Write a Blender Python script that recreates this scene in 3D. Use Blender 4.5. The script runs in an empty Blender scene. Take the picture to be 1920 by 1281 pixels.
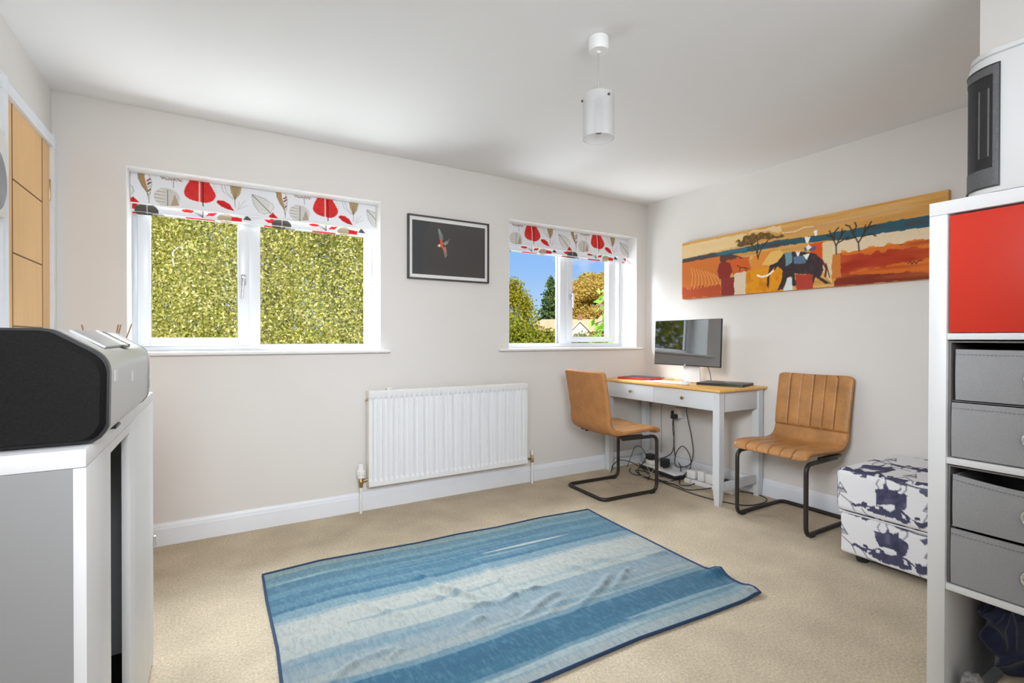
import bpy, bmesh, math, random
import numpy as np
from mathutils import Vector, Matrix, noise as mnoise
random.seed(7); RNG = np.random.default_rng(11)
sc = bpy.context.scene
COL = sc.collection
PI = math.pi
R = math.radians

# ------------------------------------------------------------------ camera
YAW, PITCH, ROLL, EYE = 0.538679, -0.0059033, 0.001446, 1.1101
fw = Vector((math.sin(YAW)*math.cos(PITCH), math.cos(YAW)*math.cos(PITCH), math.sin(PITCH)))
rt = Vector((math.cos(YAW), -math.sin(YAW), 0)); up = rt.cross(fw)
cr, sr = math.cos(ROLL), math.sin(ROLL)
ax, ay = rt*cr + up*sr, up*cr - rt*sr
cd = bpy.data.cameras.new('camera'); cam = bpy.data.objects.new('camera', cd); COL.objects.link(cam)
cam.matrix_world = Matrix(((ax.x, ay.x, -fw.x, 0), (ax.y, ay.y, -fw.y, 0), (ax.z, ay.z, -fw.z, EYE), (0, 0, 0, 1)))
cd.sensor_width = 36; cd.lens = 930.49/1920*36; cd.clip_start = 0.05; cd.clip_end = 600
sc.camera = cam

# ------------------------------------------------------------------ sky, sun, lamps, exposure
SKY_STRENGTH = 1.0
SUN = 6.3
CEIL_FILL = 17
BOX_1, BOX_2 = 14.5, 8.0
WIN_1, WIN_2 = 420, 130
LOW_1, LOW_2 = 165, 112
sc.view_settings.view_transform = 'Standard'; sc.view_settings.look = 'None'
sc.view_settings.exposure = 0.0; sc.view_settings.gamma = 1.0; sc.view_settings.use_curve_mapping = False
sc.cycles.max_bounces = 10; sc.cycles.diffuse_bounces = 6; sc.cycles.transparent_max_bounces = 16
sc.cycles.caustics_reflective = False; sc.cycles.caustics_refractive = False
sc.cycles.sample_clamp_indirect = 6.0

w = bpy.data.worlds.new('sky'); sc.world = w; w.use_nodes = True
nt = w.node_tree; nt.nodes.clear()
out = nt.nodes.new('ShaderNodeOutputWorld'); bg = nt.nodes.new('ShaderNodeBackground')
tc = nt.nodes.new('ShaderNodeTexCoord'); sep = nt.nodes.new('ShaderNodeSeparateXYZ')
rp = nt.nodes.new('ShaderNodeValToRGB'); mixc = nt.nodes.new('ShaderNodeMixRGB')
nz = nt.nodes.new('ShaderNodeTexNoise'); r2 = nt.nodes.new('ShaderNodeValToRGB')
nt.links.new(tc.outputs['Generated'], sep.inputs[0]); nt.links.new(sep.outputs['Z'], rp.inputs[0])
rp.color_ramp.elements[0].position = 0.0; rp.color_ramp.elements[0].color = (0.62, 0.80, 1.0, 1)
rp.color_ramp.elements[1].position = 0.5; rp.color_ramp.elements[1].color = (0.15, 0.36, 0.86, 1)
e = rp.color_ramp.elements.new(0.14); e.color = (0.32, 0.56, 0.98, 1)
nz.inputs['Scale'].default_value = 5.0; nz.inputs['Detail'].default_value = 6; nz.inputs['Roughness'].default_value = 0.6
nt.links.new(tc.outputs['Generated'], nz.inputs['Vector']); nt.links.new(nz.outputs['Fac'], r2.inputs[0])
r2.color_ramp.elements[0].position = 0.50; r2.color_ramp.elements[1].position = 0.72
r2.color_ramp.elements[1].color = (0.85, 0.85, 0.85, 1)
nt.links.new(r2.outputs[0], mixc.inputs[0]); nt.links.new(rp.outputs[0], mixc.inputs[1]); mixc.inputs[2].default_value = (1, 1, 1, 1)
nt.links.new(mixc.outputs[0], bg.inputs[0]); bg.inputs[1].default_value = SKY_STRENGTH
nt.links.new(bg.outputs[0], out.inputs[0])

def lamp(name, kind, loc, target, energy, size=None, color=(1, 1, 1)):
    d = bpy.data.lights.new(name, kind); d.energy = energy; d.color = color
    if kind == 'AREA':
        d.shape = 'RECTANGLE'; d.size, d.size_y = size
    o = bpy.data.objects.new(name, d); COL.objects.link(o); o.location = loc
    o.rotation_euler = (Vector(target)-Vector(loc)).to_track_quat('-Z', 'Y').to_euler()
    return o
s = lamp('sun', 'SUN', (-20, -30, 40), (-20+0.62, -30+1.0, 40-0.78), SUN, color=(1.0, 0.95, 0.86)); s.data.angle = R(1.0)
lamp('ceiling_fill_lamp', 'AREA', (0.2, -1.3, 1.45), (0.35, -1.0, 2.32), CEIL_FILL, (1.6, 1.4), (0.91, 0.965, 1.04))  # added fill lamp behind the camera, aimed up at the ceiling
lamp('ceiling_fill_lamp', 'AREA', (0.95, -0.7, 1.45), (0.95, -0.5, 2.32), CEIL_FILL*1.05, (1.2, 1.2), (0.91, 0.965, 1.04))  # second added fill lamp, further right, also aimed at the ceiling
lamp('room_fill_lamp', 'AREA', (0.0, -0.9, 1.95), (0.9, 3.2, 0.75), BOX_1, (0.8, 0.8), (0.93, 0.97, 1.04)).data.spread = R(68)  # added fill lamp, unseen, brightens the back wall
lamp('room_fill_lamp', 'AREA', (-0.45, 0.35, 1.75), (3.35, 2.0, 0.9), BOX_2, (0.6, 0.6), (0.93, 0.97, 1.04)).data.spread = R(55)  # added fill lamp, unseen, brightens the right wall
lamp('window_fill_wide', 'AREA', (-0.1, 4.55, 2.75), (1.5, 2.0, 0.7), WIN_1, (1.7, 1.0), (0.91, 0.965, 1.04))  # added lamp above the view, boosts daylight through the wide window
lamp('window_fill_small', 'AREA', (2.55, 4.55, 2.95), (2.4, 2.3, 0.75), WIN_2, (1.3, 1.0), (0.91, 0.965, 1.04))  # same added boost for the narrow window
lamp('low_fill_wide', 'AREA', (0.0, 4.9, -0.3), (1.9, 1.0, 2.5), LOW_1, (2.2, 2.0), (0.93, 0.975, 1.04))  # added lamp hidden below the sill, brightens the ceiling
lamp('low_fill_small', 'AREA', (2.55, 4.9, -0.3), (2.1, 1.2, 2.5), LOW_2, (1.6, 2.0), (0.93, 0.975, 1.04))  # same added ceiling fill below the narrow window

# ------------------------------------------------------------------ materials
def s2l(c):
    return tuple(((x/12.92) if x <= 0.04045 else ((x+0.055)/1.055)**2.4) for x in c)
def rgb(r, g, b): return s2l((r/255, g/255, b/255))
MATS = {}
def mat(name, color, rough=0.5, metal=0.0, var=0.0, vscale=8.0, bump=0.0, bscale=200.0, spec=0.5, coat=0.0, attr=None,
        var2=0.0, vscale2=60.0, stretch=None, emit=None, sheen=0.0, bdist=0.002):
    if name in MATS: return MATS[name]
    m = bpy.data.materials.new(name); m.use_nodes = True; n = m.node_tree; b = n.nodes['Principled BSDF']
    b.inputs['Roughness'].default_value = rough; b.inputs['Metallic'].default_value = metal
    b.inputs['Specular IOR Level'].default_value = spec; b.inputs['Coat Weight'].default_value = coat
    b.inputs['Sheen Weight'].default_value = sheen
    c = (*color, 1); b.inputs['Base Color'].default_value = c
    src = None
    tcn = n.nodes.new('ShaderNodeTexCoord'); vec = tcn.outputs['Object']
    if stretch:
        mp = n.nodes.new('ShaderNodeMapping'); mp.inputs['Scale'].default_value = stretch
        n.links.new(vec, mp.inputs['Vector']); vec = mp.outputs['Vector']
    if attr:
        a = n.nodes.new('ShaderNodeAttribute'); a.attribute_name = attr; src = a.outputs['Color']
    for amt, scl in ((var, vscale), (var2, vscale2)):
        if amt <= 0: continue
        t = n.nodes.new('ShaderNodeTexNoise'); t.inputs['Scale'].default_value = scl; t.inputs['Detail'].default_value = 5
        n.links.new(vec, t.inputs['Vector'])
        rm = n.nodes.new('ShaderNodeMapRange'); rm.inputs['From Min'].default_value = 0.25; rm.inputs['From Max'].default_value = 0.75
        rm.inputs['To Min'].default_value = 1-amt; rm.inputs['To Max'].default_value = 1+amt
        n.links.new(t.outputs['Fac'], rm.inputs['Value'])
        mx = n.nodes.new('ShaderNodeVectorMath'); mx.operation = 'MULTIPLY'
        if src is not None: n.links.new(src, mx.inputs[0])
        else: mx.inputs[0].default_value = color
        n.links.new(rm.outputs['Result'], mx.inputs[1]); src = mx.outputs['Vector']
    if src is not None: n.links.new(src, b.inputs['Base Color'])
    if bump > 0:
        t = n.nodes.new('ShaderNodeTexNoise'); t.inputs['Scale'].default_value = bscale; t.inputs['Detail'].default_value = 3
        n.links.new(tcn.outputs['Object'], t.inputs['Vector'])
        bp = n.nodes.new('ShaderNodeBump'); bp.inputs['Strength'].default_value = bump; bp.inputs['Distance'].default_value = bdist
        n.links.new(t.outputs['Fac'], bp.inputs['Height']); n.links.new(bp.outputs['Normal'], b.inputs['Normal'])
    if emit:
        b.inputs['Emission Color'].default_value = (*emit[0], 1); b.inputs['Emission Strength'].default_value = emit[1]
    MATS[name] = m; return m

WALL = mat('wall_paint', (0.725, 0.70, 0.668), 0.9, var=0.015, vscale=3, bump=0.08, bscale=350, spec=0.2)
CEIL = mat('ceiling_paint', (0.80, 0.80, 0.80), 0.95, bump=0.05, bscale=300, spec=0.2)
TRIM = mat('white_gloss_paint', (0.80, 0.83, 0.875), 0.4, var=0.02, vscale=10)
REVEAL = mat('reveal_white_paint', (0.82, 0.815, 0.80), 0.8, spec=0.3)
UPVC = mat('white_upvc', (0.72, 0.735, 0.76), 0.3, var=0.01)
CARPET = mat('beige_carpet', rgb(208, 193, 168), 1.0, var=0.14, vscale=4.5, var2=0.24, vscale2=110, bump=1.0, bscale=260, spec=0.05, bdist=0.006)
OAK_DOOR = mat('oak_veneer', rgb(226, 180, 122), 0.45, var=0.06, vscale=4, stretch=(6, 6, 0.6), var2=0.03, vscale2=30)
OAK_GROOVE = mat('oak_groove', rgb(120, 80, 42), 0.7, var=0.05)
BRASS = mat('aged_brass', rgb(176, 150, 105), 0.35, 0.9, var=0.05)
CHROME = mat('chrome', (0.75, 0.75, 0.76), 0.18, 1.0, var=0.02)
WHITE_LAM = mat('white_laminate', (0.70, 0.705, 0.705), 0.4, var=0.01)
CAB_WHITE = mat('cabinet_white_woodgrain', (0.84, 0.84, 0.845), 0.45, var=0.03, vscale=6, stretch=(3, 3, 0.5))
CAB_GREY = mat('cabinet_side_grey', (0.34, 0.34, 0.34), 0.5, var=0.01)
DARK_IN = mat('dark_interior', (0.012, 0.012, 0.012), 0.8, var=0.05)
BLACK_PL = mat('black_plastic', (0.02, 0.02, 0.022), 0.35, var=0.05)
BLACK_METAL = mat('dark_bronze_metal', (0.035, 0.028, 0.024), 0.4, 0.3, var=0.08, vscale=25)
LEATHER = mat('tan_leather', rgb(178, 127, 75), 0.36, var=0.24, vscale=9, var2=0.1, vscale2=45, bump=0.12, bscale=160, spec=0.45)
LEATHER_B = mat('tan_suede_back', rgb(176, 122, 74), 0.65, var=0.13, vscale=14, var2=0.10, vscale2=90, bump=0.15, bscale=200, spec=0.25)
GREY_PAINT = mat('pale_grey_paint', (0.66, 0.69, 0.71), 0.5, var=0.01)
OAK_TOP = mat('oak_desktop', rgb(233, 180, 98), 0.4, var=0.08, vscale=5, stretch=(8, 1, 8), var2=0.03, vscale2=30)
RAD_WHITE = mat('radiator_enamel', (0.80, 0.81, 0.82), 0.35, var=0.01)
CREAM_PL = mat('cream_plastic', (0.80, 0.77, 0.68), 0.4, var=0.02)
WHITE_PL = mat('white_plastic', (0.82, 0.82, 0.81), 0.35, var=0.01)
GREY_FAB = mat('grey_canvas', rgb(150, 150, 151), 0.95, var=0.06, vscale=6, var2=0.06, vscale2=220, bump=0.25, bscale=500, spec=0.1)
GREY_FAB_D = mat('grey_canvas_lining', rgb(120, 116, 114), 0.95, var=0.05, spec=0.1)
RED = mat('red_lacquer', rgb(196, 46, 26), 0.35, var=0.03, vscale=3)
NAVY = mat('navy_fleece', (0.034, 0.040, 0.080), 1.0, var=0.35, vscale=16, bump=0.6, bscale=260, spec=0.05, sheen=0.25, bdist=0.004)
BEIGE_CLOTH = mat('beige_cloth', rgb(214, 196, 168), 0.95, var=0.08, vscale=20, bump=0.3, bscale=300)
KNIT = mat('grey_knit', rgb(150, 148, 148), 0.95, var=0.5, vscale=120, bump=0.6, bscale=180)
SILVER = mat('silver_casing', (0.60, 0.605, 0.61), 0.36, 0.3, var=0.04, vscale=5)
SILVER_D = mat('silver_flap', (0.45, 0.455, 0.46), 0.4, 0.3, var=0.04)
GRILLE_F = mat('black_speaker_cloth', (0.017, 0.0165, 0.0165), 0.95, var=0.25, vscale=260, bump=0.5, bscale=500, spec=0.1)
PAINTED = mat('painted_canvas', (1, 1, 1), 0.7, attr='paint', var2=0.05, vscale2=90, bump=0.2, bscale=500, spec=0.2)
PRINT = mat('printed_cotton', (1, 1, 1), 0.85, attr='paint', bump=0.15, bscale=600, spec=0.15)
OTTO_F = mat('printed_upholstery', (1, 1, 1), 0.9, attr='paint', bump=0.2, bscale=500, spec=0.15)
RUG = mat('woven_rug', (1, 1, 1), 0.95, attr='paint', var=0.13, vscale=150, stretch=(1.8, 0.6, 1), bump=0.3, bscale=420, spec=0.08, sheen=0.2)
PHOTO = mat('photo_print', (1, 1, 1), 0.12, attr='paint', spec=0.6)
HEM = mat('navy_hem', rgb(38, 62, 92), 0.9, var=0.1)
FRAME_D = mat('charcoal_frame', (0.05, 0.048, 0.045), 0.45, var=0.05)
MAT_W = mat('white_mount', (0.78, 0.77, 0.74), 0.9, var=0.01)
SCREEN = mat('glossy_black_screen', (0.006, 0.006, 0.007), 0.03, spec=1.0, var=0.01, coat=1.0); SCREEN.node_tree.nodes['Principled BSDF'].inputs['IOR'].default_value = 2.1
LAPTOP = mat('dark_grey_aluminium', (0.075, 0.078, 0.08), 0.4, 0.5, var=0.03)
RED_COV = mat('red_cover', rgb(190, 48, 46), 0.5, var=0.05)
PAPER = mat('white_paper', (0.85, 0.85, 0.85), 0.9, var=0.01)
CABLE_B = mat('black_cable', (0.028, 0.027, 0.027), 0.5, var=0.05)
CABLE_W = mat('pale_cable', rgb(190, 182, 165), 0.5, var=0.05)
CORD = mat('grey_cord', (0.42, 0.41, 0.38), 0.6, var=0.02)
REED = mat('brown_reed', rgb(150, 112, 78), 0.7, var=0.1)
BARK = mat('bark', rgb(120, 104, 86), 0.9, var=0.3, vscale=3)
BIRCH_BARK = mat('pale_bark', rgb(196, 190, 172), 0.9, var=0.25, vscale=4)
GRASS = mat('lawn', rgb(120, 132, 62), 1.0, var=0.2, vscale=0.6)
ROOF = mat('terracotta_roof', rgb(205, 168, 132), 0.9, var=0.12, vscale=1.5)
RENDER_W = mat('cream_render', rgb(236, 226, 208), 0.9, var=0.03, vscale=1)
HOUSE_DARK = mat('house_glass', (0.10, 0.11, 0.13), 0.1, var=0.05)
BRICK = mat('brick_wall', rgb(150, 104, 84), 0.9, var=0.1)

def glass_mat():
    m = bpy.data.materials.new('window_glass'); m.use_nodes = True; n = m.node_tree; n.nodes.clear()
    o = n.nodes.new('ShaderNodeOutputMaterial'); mx = n.nodes.new('ShaderNodeMixShader')
    t = n.nodes.new('ShaderNodeBsdfTransparent'); g = n.nodes.new('ShaderNodeBsdfGlossy'); g.inputs['Roughness'].default_value = 0.0
    t.inputs['Color'].default_value = (0.97, 0.98, 0.975, 1)
    f = n.nodes.new('ShaderNodeFresnel'); f.inputs['IOR'].default_value = 1.04
    n.links.new(f.outputs[0], mx.inputs[0]); n.links.new(t.outputs[0], mx.inputs[1]); n.links.new(g.outputs[0], mx.inputs[2])
    n.links.new(mx.outputs[0], o.inputs[0]); return m
GLASS = glass_mat()
def frosted_mat():
    m = bpy.data.materials.new('frosted_glass'); m.use_nodes = True; n = m.node_tree; n.nodes.clear()
    o = n.nodes.new('ShaderNodeOutputMaterial'); mx = n.nodes.new('ShaderNodeMixShader'); mx2 = n.nodes.new('ShaderNodeMixShader')
    t = n.nodes.new('ShaderNodeBsdfTransparent'); d = n.nodes.new('ShaderNodeBsdfDiffuse'); tr = n.nodes.new('ShaderNodeBsdfTranslucent')
    tx = n.nodes.new('ShaderNodeTexNoise'); tx.inputs['Scale'].default_value = 30
    rmp = n.nodes.new('ShaderNodeMapRange'); rmp.inputs['To Min'].default_value = 0.40; rmp.inputs['To Max'].default_value = 0.46
    n.links.new(tx.outputs['Fac'], rmp.inputs['Value'])
    d.inputs[0].default_value = (0.74, 0.74, 0.74, 1); tr.inputs[0].default_value = (0.74, 0.74, 0.74, 1)
    mx2.inputs[0].default_value = 0.5; n.links.new(d.outputs[0], mx2.inputs[1]); n.links.new(tr.outputs[0], mx2.inputs[2])
    n.links.new(rmp.outputs['Result'], mx.inputs[0]); n.links.new(t.outputs[0], mx.inputs[1]); n.links.new(mx2.outputs[0], mx.inputs[2])
    n.links.new(mx.outputs[0], o.inputs[0]); return m
FROST = frosted_mat()
def leaf_mat(name, stops, trans=0.35):
    m = bpy.data.materials.new(name); m.use_nodes = True; n = m.node_tree; n.nodes.clear()
    o = n.nodes.new('ShaderNodeOutputMaterial'); mx = n.nodes.new('ShaderNodeMixShader')
    d = n.nodes.new('ShaderNodeBsdfDiffuse'); tr = n.nodes.new('ShaderNodeBsdfTranslucent')
    g = n.nodes.new('ShaderNodeNewGeometry'); r = n.nodes.new('ShaderNodeValToRGB')
    el = r.color_ramp.elements
    el[0].position = 0; el[0].color = (*stops[0], 1); el[1].position = 1; el[1].color = (*stops[-1], 1)
    for i, c in enumerate(stops[1:-1]):
        x = el.new((i+1)/(len(stops)-1)); x.color = (*c, 1)
    n.links.new(g.outputs['Random Per Island'], r.inputs[0])
    n.links.new(r.outputs[0], d.inputs[0]); n.links.new(r.outputs[0], tr.inputs[0])
    mx.inputs[0].default_value = trans; n.links.new(d.outputs[0], mx.inputs[1]); n.links.new(tr.outputs[0], mx.inputs[2])
    n.links.new(mx.outputs[0], o.inputs[0]); return m

# ------------------------------------------------------------------ mesh helpers
ORG = {}
class MB:
    def __init__(self): self.v = []; self.f = []; self.m = []
    def add(self, vs, fs, mi=0):
        o = len(self.v); self.v += [tuple(p) for p in vs]
        for f in fs: self.f.append(tuple(i+o for i in f)); self.m.append(mi)
        return self
    def box(self, x0, x1, y0, y1, z0, z1, bev=0.0, mi=0, seg=2, M=None):
        bm = bmesh.new(); bmesh.ops.create_cube(bm, size=1.0)
        for q in bm.verts:
            q.co = Vector(((x0+x1)/2+q.co.x*(x1-x0), (y0+y1)/2+q.co.y*(y1-y0), (z0+z1)/2+q.co.z*(z1-z0)))
        if bev > 0: bmesh.ops.bevel(bm, geom=bm.edges[:], offset=bev, segments=seg, profile=0.5, affect='EDGES')
        if M is not None: bmesh.ops.transform(bm, matrix=M, verts=bm.verts[:])
        bm.verts.index_update()
        self.add([q.co[:] for q in bm.verts], [[q.index for q in f.verts] for f in bm.faces], mi); bm.free(); return self
    def tube(self, pts, r, n=8, mi=0, flat=1.0, cap=True, closed=False):
        P = [Vector(p) for p in pts]; rings = []; k = len(P)
        up0 = None
        for i in range(k):
            if closed: t = P[(i+1) % k]-P[i-1]
            else: t = P[min(i+1, k-1)]-P[max(i-1, 0)]
            t.normalize()
            if up0 is None:
                up0 = Vector((0, 0, 1)) if abs(t.z) < 0.9 else Vector((0, 1, 0))
            a = up0-t*up0.dot(t)
            if a.length < 1e-4: a = t.orthogonal()
            a.normalize(); up0 = a; b = t.cross(a)
            rr = r[i] if isinstance(r, (list, tuple)) else r
            rings.append([P[i]+a*math.cos(2*PI*j/n)*rr+b*math.sin(2*PI*j/n)*rr*flat for j in range(n)])
        vs = [q for ring in rings for q in ring]; fs = []
        for i in range(k if closed else k-1):
            i2 = (i+1) % k
            for j in range(n): fs.append((i*n+j, i*n+(j+1) % n, i2*n+(j+1) % n, i2*n+j))
        if cap and not closed: fs += [tuple(range(n))[::-1], tuple((k-1)*n+j for j in range(n))]
        return self.add(vs, fs, mi)
    def lathe(self, prof, c, n=24, mi=0, axis='z', cap=True):
        vs = []; fs = []; k = len(prof)
        for r, h in prof:
            for j in range(n):
                a = 2*PI*j/n; u, v = r*math.cos(a), r*math.sin(a)
                vs.append({'z': (c[0]+u, c[1]+v, c[2]+h), 'y': (c[0]+u, c[1]+h, c[2]+v), 'x': (c[0]+h, c[1]+u, c[2]+v)}[axis])
        for i in range(k-1):
            for j in range(n): fs.append((i*n+j, i*n+(j+1) % n, (i+1)*n+(j+1) % n, (i+1)*n+j))
        if cap: fs += [tuple(range(n))[::-1], tuple((k-1)*n+j for j in range(n))]
        return self.add(vs, fs, mi)
    def prism(self, poly, axis, a0, a1, mi=0):
        n = len(poly)
        def mk(p, h): return {'x': (h, p[0], p[1]), 'y': (p[0], h, p[1]), 'z': (p[0], p[1], h)}[axis]
        vs = [mk(p, a0) for p in poly]+[mk(p, a1) for p in poly]
        fs = [tuple(range(n))[::-1], tuple(range(n, 2*n))]+[(i, (i+1) % n, n+(i+1) % n, n+i) for i in range(n)]
        return self.add(vs, fs, mi)
    def grid(self, nu, nv, fn, mi=0):
        vs = [fn(i/nu, j/nv) for j in range(nv+1) for i in range(nu+1)]
        fs = [(j*(nu+1)+i, j*(nu+1)+i+1, (j+1)*(nu+1)+i+1, (j+1)*(nu+1)+i) for j in range(nv) for i in range(nu)]
        return self.add(vs, fs, mi)
    def build(self, name, mats, parent=None, smooth=True, ang=40, fix=True):
        if not isinstance(mats, (list, tuple)): mats = [mats]
        org = ORG.get(parent.name, Vector()) if parent else Vector()
        me = bpy.data.meshes.new(name)
        me.from_pydata([(p[0]-org.x, p[1]-org.y, p[2]-org.z) for p in self.v], [], self.f)
        for m in mats: me.materials.append(m)
        if len(mats) > 1: me.polygons.foreach_set('material_index', self.m)
        if fix:
            bm = bmesh.new(); bm.from_mesh(me); bmesh.ops.recalc_face_normals(bm, faces=bm.faces[:]); bm.to_mesh(me); bm.free()
        if smooth:
            me.polygons.foreach_set('use_smooth', [True]*len(me.polygons)); me.set_sharp_from_angle(angle=R(ang))
        me.update()
        o = bpy.data.objects.new(name, me); COL.objects.link(o)
        if parent: o.parent = parent
        ORG[o.name] = org
        return o
def tag(o, label=None, cat=None, group=None, kind=None):
    if label: o['label'] = label
    if cat: o['category'] = cat
    if group: o['group'] = group
    if kind: o['kind'] = kind
    return o
def thing(name, loc, label=None, cat=None, group=None, kind=None):
    o = bpy.data.objects.new(name, None); COL.objects.link(o); o.location = loc; ORG[o.name] = Vector(loc)
    o.empty_display_size = 0.05
    return tag(o, label, cat, group, kind)
def B(*a, **k): return MB().box(*a, **k)
def local(o):      # treat the thing's children as written in its own axes
    ORG[o.name] = Vector(); return o
def spline(pts, n=8):
    P = [Vector(p) for p in pts]; o = []
    for i in range(len(P)-1):
        p0, p1, p2, p3 = P[max(i-1, 0)], P[i], P[i+1], P[min(i+2, len(P)-1)]
        for k in range(n):
            t = k/n
            o.append(0.5*((2*p1)+(p2-p0)*t+(2*p0-5*p1+4*p2-p3)*t*t+(3*p1-p0-3*p2+p3)*t**3))
    o.append(P[-1]); return o
def fillet(pts, r, n=6):
    P = [Vector(p) for p in pts]; o = [P[0]]
    for i in range(1, len(P)-1):
        a, b = (P[i-1]-P[i]).normalized(), (P[i+1]-P[i]).normalized()
        half = a.angle(b)/2; d = min(r/math.tan(half), (P[i-1]-P[i]).length*0.48, (P[i+1]-P[i]).length*0.48)
        for k in range(n+1):
            t = k/n; p1, p2 = P[i]+a*d, P[i]+b*d
            o.append(p1*(1-t)**2+P[i]*2*t*(1-t)+p2*t*t)
    o.append(P[-1]); return o
def paint(o, colors, name='paint'):
    a = o.data.color_attributes.new(name, 'FLOAT_COLOR', 'POINT')
    c = np.ones((len(o.data.vertices), 4), dtype=np.float32); c[:, :3] = colors
    a.data.foreach_set('color', c.ravel())
def tolin(c):
    c = np.clip(c, 0, 1); return np.where(c <= 0.04045, c/12.92, ((c+0.055)/1.055)**2.4)

class Ras:      # colours of a print, worked out on a grid of points
    def __init__(s, w, h, nx, ny, bgc):
        s.w, s.h, s.nx, s.ny = w, h, nx, ny
        s.U, s.V = np.meshgrid(np.linspace(0, w, nx+1), np.linspace(0, h, ny+1))
        s.a = np.ones((ny+1, nx+1, 3))*np.array(bgc)/255.
    def mix(s, m, c): s.a += (np.array(c)/255.-s.a)*m[..., None]
    def poly(s, pts, c, al=1.0, soft=0.0, wob=0.0):
        P = np.array(pts, float); U, V = s.U, s.V
        if wob: U = U+wob*s.noise(0.03, 3); V = V+wob*s.noise(0.03, 5)
        ins = np.zeros(U.shape, bool); j = len(P)-1
        for i in range(len(P)):
            (x0, y0), (x1, y1) = P[i], P[j]; j = i
            if y0 == y1: continue
            ins ^= ((y0 > V) != (y1 > V)) & (U < (x1-x0)*(V-y0)/(y1-y0)+x0)
        s.mix(ins*al, c); return ins
    def line(s, pts, wd, c, al=1.0):
        for (x0, y0), (x1, y1) in zip(pts[:-1], pts[1:]):
            dx, dy = x1-x0, y1-y0; L = dx*dx+dy*dy+1e-12
            t = np.clip(((s.U-x0)*dx+(s.V-y0)*dy)/L, 0, 1)
            d = np.hypot(s.U-x0-t*dx, s.V-y0-t*dy)
            px = s.w/s.nx
            s.mix(np.clip((wd/2-d)/px+0.5, 0, 1)*min(1.0, wd/px+0.25)*al, c)
    def ell(s, cx, cy, rx, ry, c, al=1.0):
        d = np.hypot((s.U-cx)/rx, (s.V-cy)/ry); m = d < 1; s.mix(m*al, c); return m
    def noise(s, cell, seed, sx=1.0, sy=1.0):
        r = np.random.default_rng(seed); gx = int(s.w/(cell*sx))+3; gy = int(s.h/(cell*sy))+3
        g = r.random((gy, gx)); x = s.U/(cell*sx); y = s.V/(cell*sy)
        xi, yi = np.clip(x.astype(int), 0, gx-2), np.clip(y.astype(int), 0, gy-2); fx, fy = x-xi, y-yi; fx = fx*fx*(3-2*fx); fy = fy*fy*(3-2*fy)
        a = g[yi, xi]*(1-fx)+g[yi, xi+1]*fx; b = g[yi+1, xi]*(1-fx)+g[yi+1, xi+1]*fx
        return (a*(1-fy)+b*fy)*2-1
    def lin(s): return tolin(s.a).reshape(-1, 3)

# ------------------------------------------------------------------ room shell
LX, RX, YB, YR, HZ = -0.6854, 3.3552, 3.242, -2.5, 2.32
STX, STY = 2.10, 0.60
W1 = (-0.397, 0.933, 1.035, 2.008); W2 = (1.908, 3.238, 1.035, 2.018)
DEP = 0.20
def struct(name, mb, m, parent=None, **k):
    o = mb.build(name, m, parent, **k)
    if parent is None: o['kind'] = 'structure'
    return o
struct('floor', B(LX-0.3, RX+0.3, YR-0.2, YB+0.3, -0.12, 0), CARPET, smooth=False)
struct('ceiling', B(LX-0.3, RX+0.3, YR-0.2, YB+0.3, HZ, HZ+0.14), CEIL, smooth=False)
struct('wall_left', B(LX-0.3, LX, YR-0.2, YB, 0, HZ), WALL, smooth=False)
struct('wall_right', B(RX, RX+0.3, STY, YB, 0, HZ), WALL, smooth=False)
struct('wall_recess', B(STX, RX+0.3, YR-0.2, STY, 0, HZ), WALL, smooth=False)
struct('wall_front', B(LX, STX, YR-0.2, YR, 0, HZ), WALL, smooth=False)
mb = MB()
xs = [LX-0.3, W1[0], W1[1], W2[0], W2[1], RX+0.3]; 
for i in range(5):
    if i in (1, 3):
        q = W1 if i == 1 else W2
        mb.box(q[0], q[1], YB, YB+0.3, 0, q[2]-0.017); mb.box(q[0], q[1], YB, YB+0.3, q[3], HZ)
    else: mb.box(xs[i], xs[i+1], YB, YB+0.3, 0, HZ)
wb = struct('wall_back', mb, WALL, smooth=False)
for q in (W1, W2):     # white plastered reveals
    m_ = MB().box(q[0], q[1], YB-0.0008, YB+DEP, q[3]-0.004, q[3]).box(q[0], q[0]+0.004, YB-0.0008, YB+DEP, q[2], q[3]-0.004).box(q[1]-0.004, q[1], YB-0.0008, YB+DEP, q[2], q[3]-0.004)
    m_.build('reveal', REVEAL, wb, smooth=False)

SK = [(0, 0), (0.018, 0), (0.018, 0.088), (0.014, 0.094), (0.013, 0.103), (0.008, 0.112), (0.006, 0.118), (0, 0.118)]
def skirting(name, kind, a0, a1):
    if kind == 'back': poly = [(YB-d, z) for d, z in SK]; m_ = MB().prism(poly, 'x', a0, a1)
    elif kind == 'right': poly = [(RX-d, z) for d, z in SK]; m_ = MB().prism(poly, 'y', a0, a1)
    elif kind == 'left': poly = [(LX+d, z) for d, z in SK]; m_ = MB().prism(poly, 'y', a0, a1)
    return struct(name, m_, TRIM, ang=20)
skirting('baseboard_back', 'back', LX, RX)
skirting('baseboard_right', 'right', STY, YB-0.018)
skirting('baseboard_left', 'left', YR, 2.52)

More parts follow.
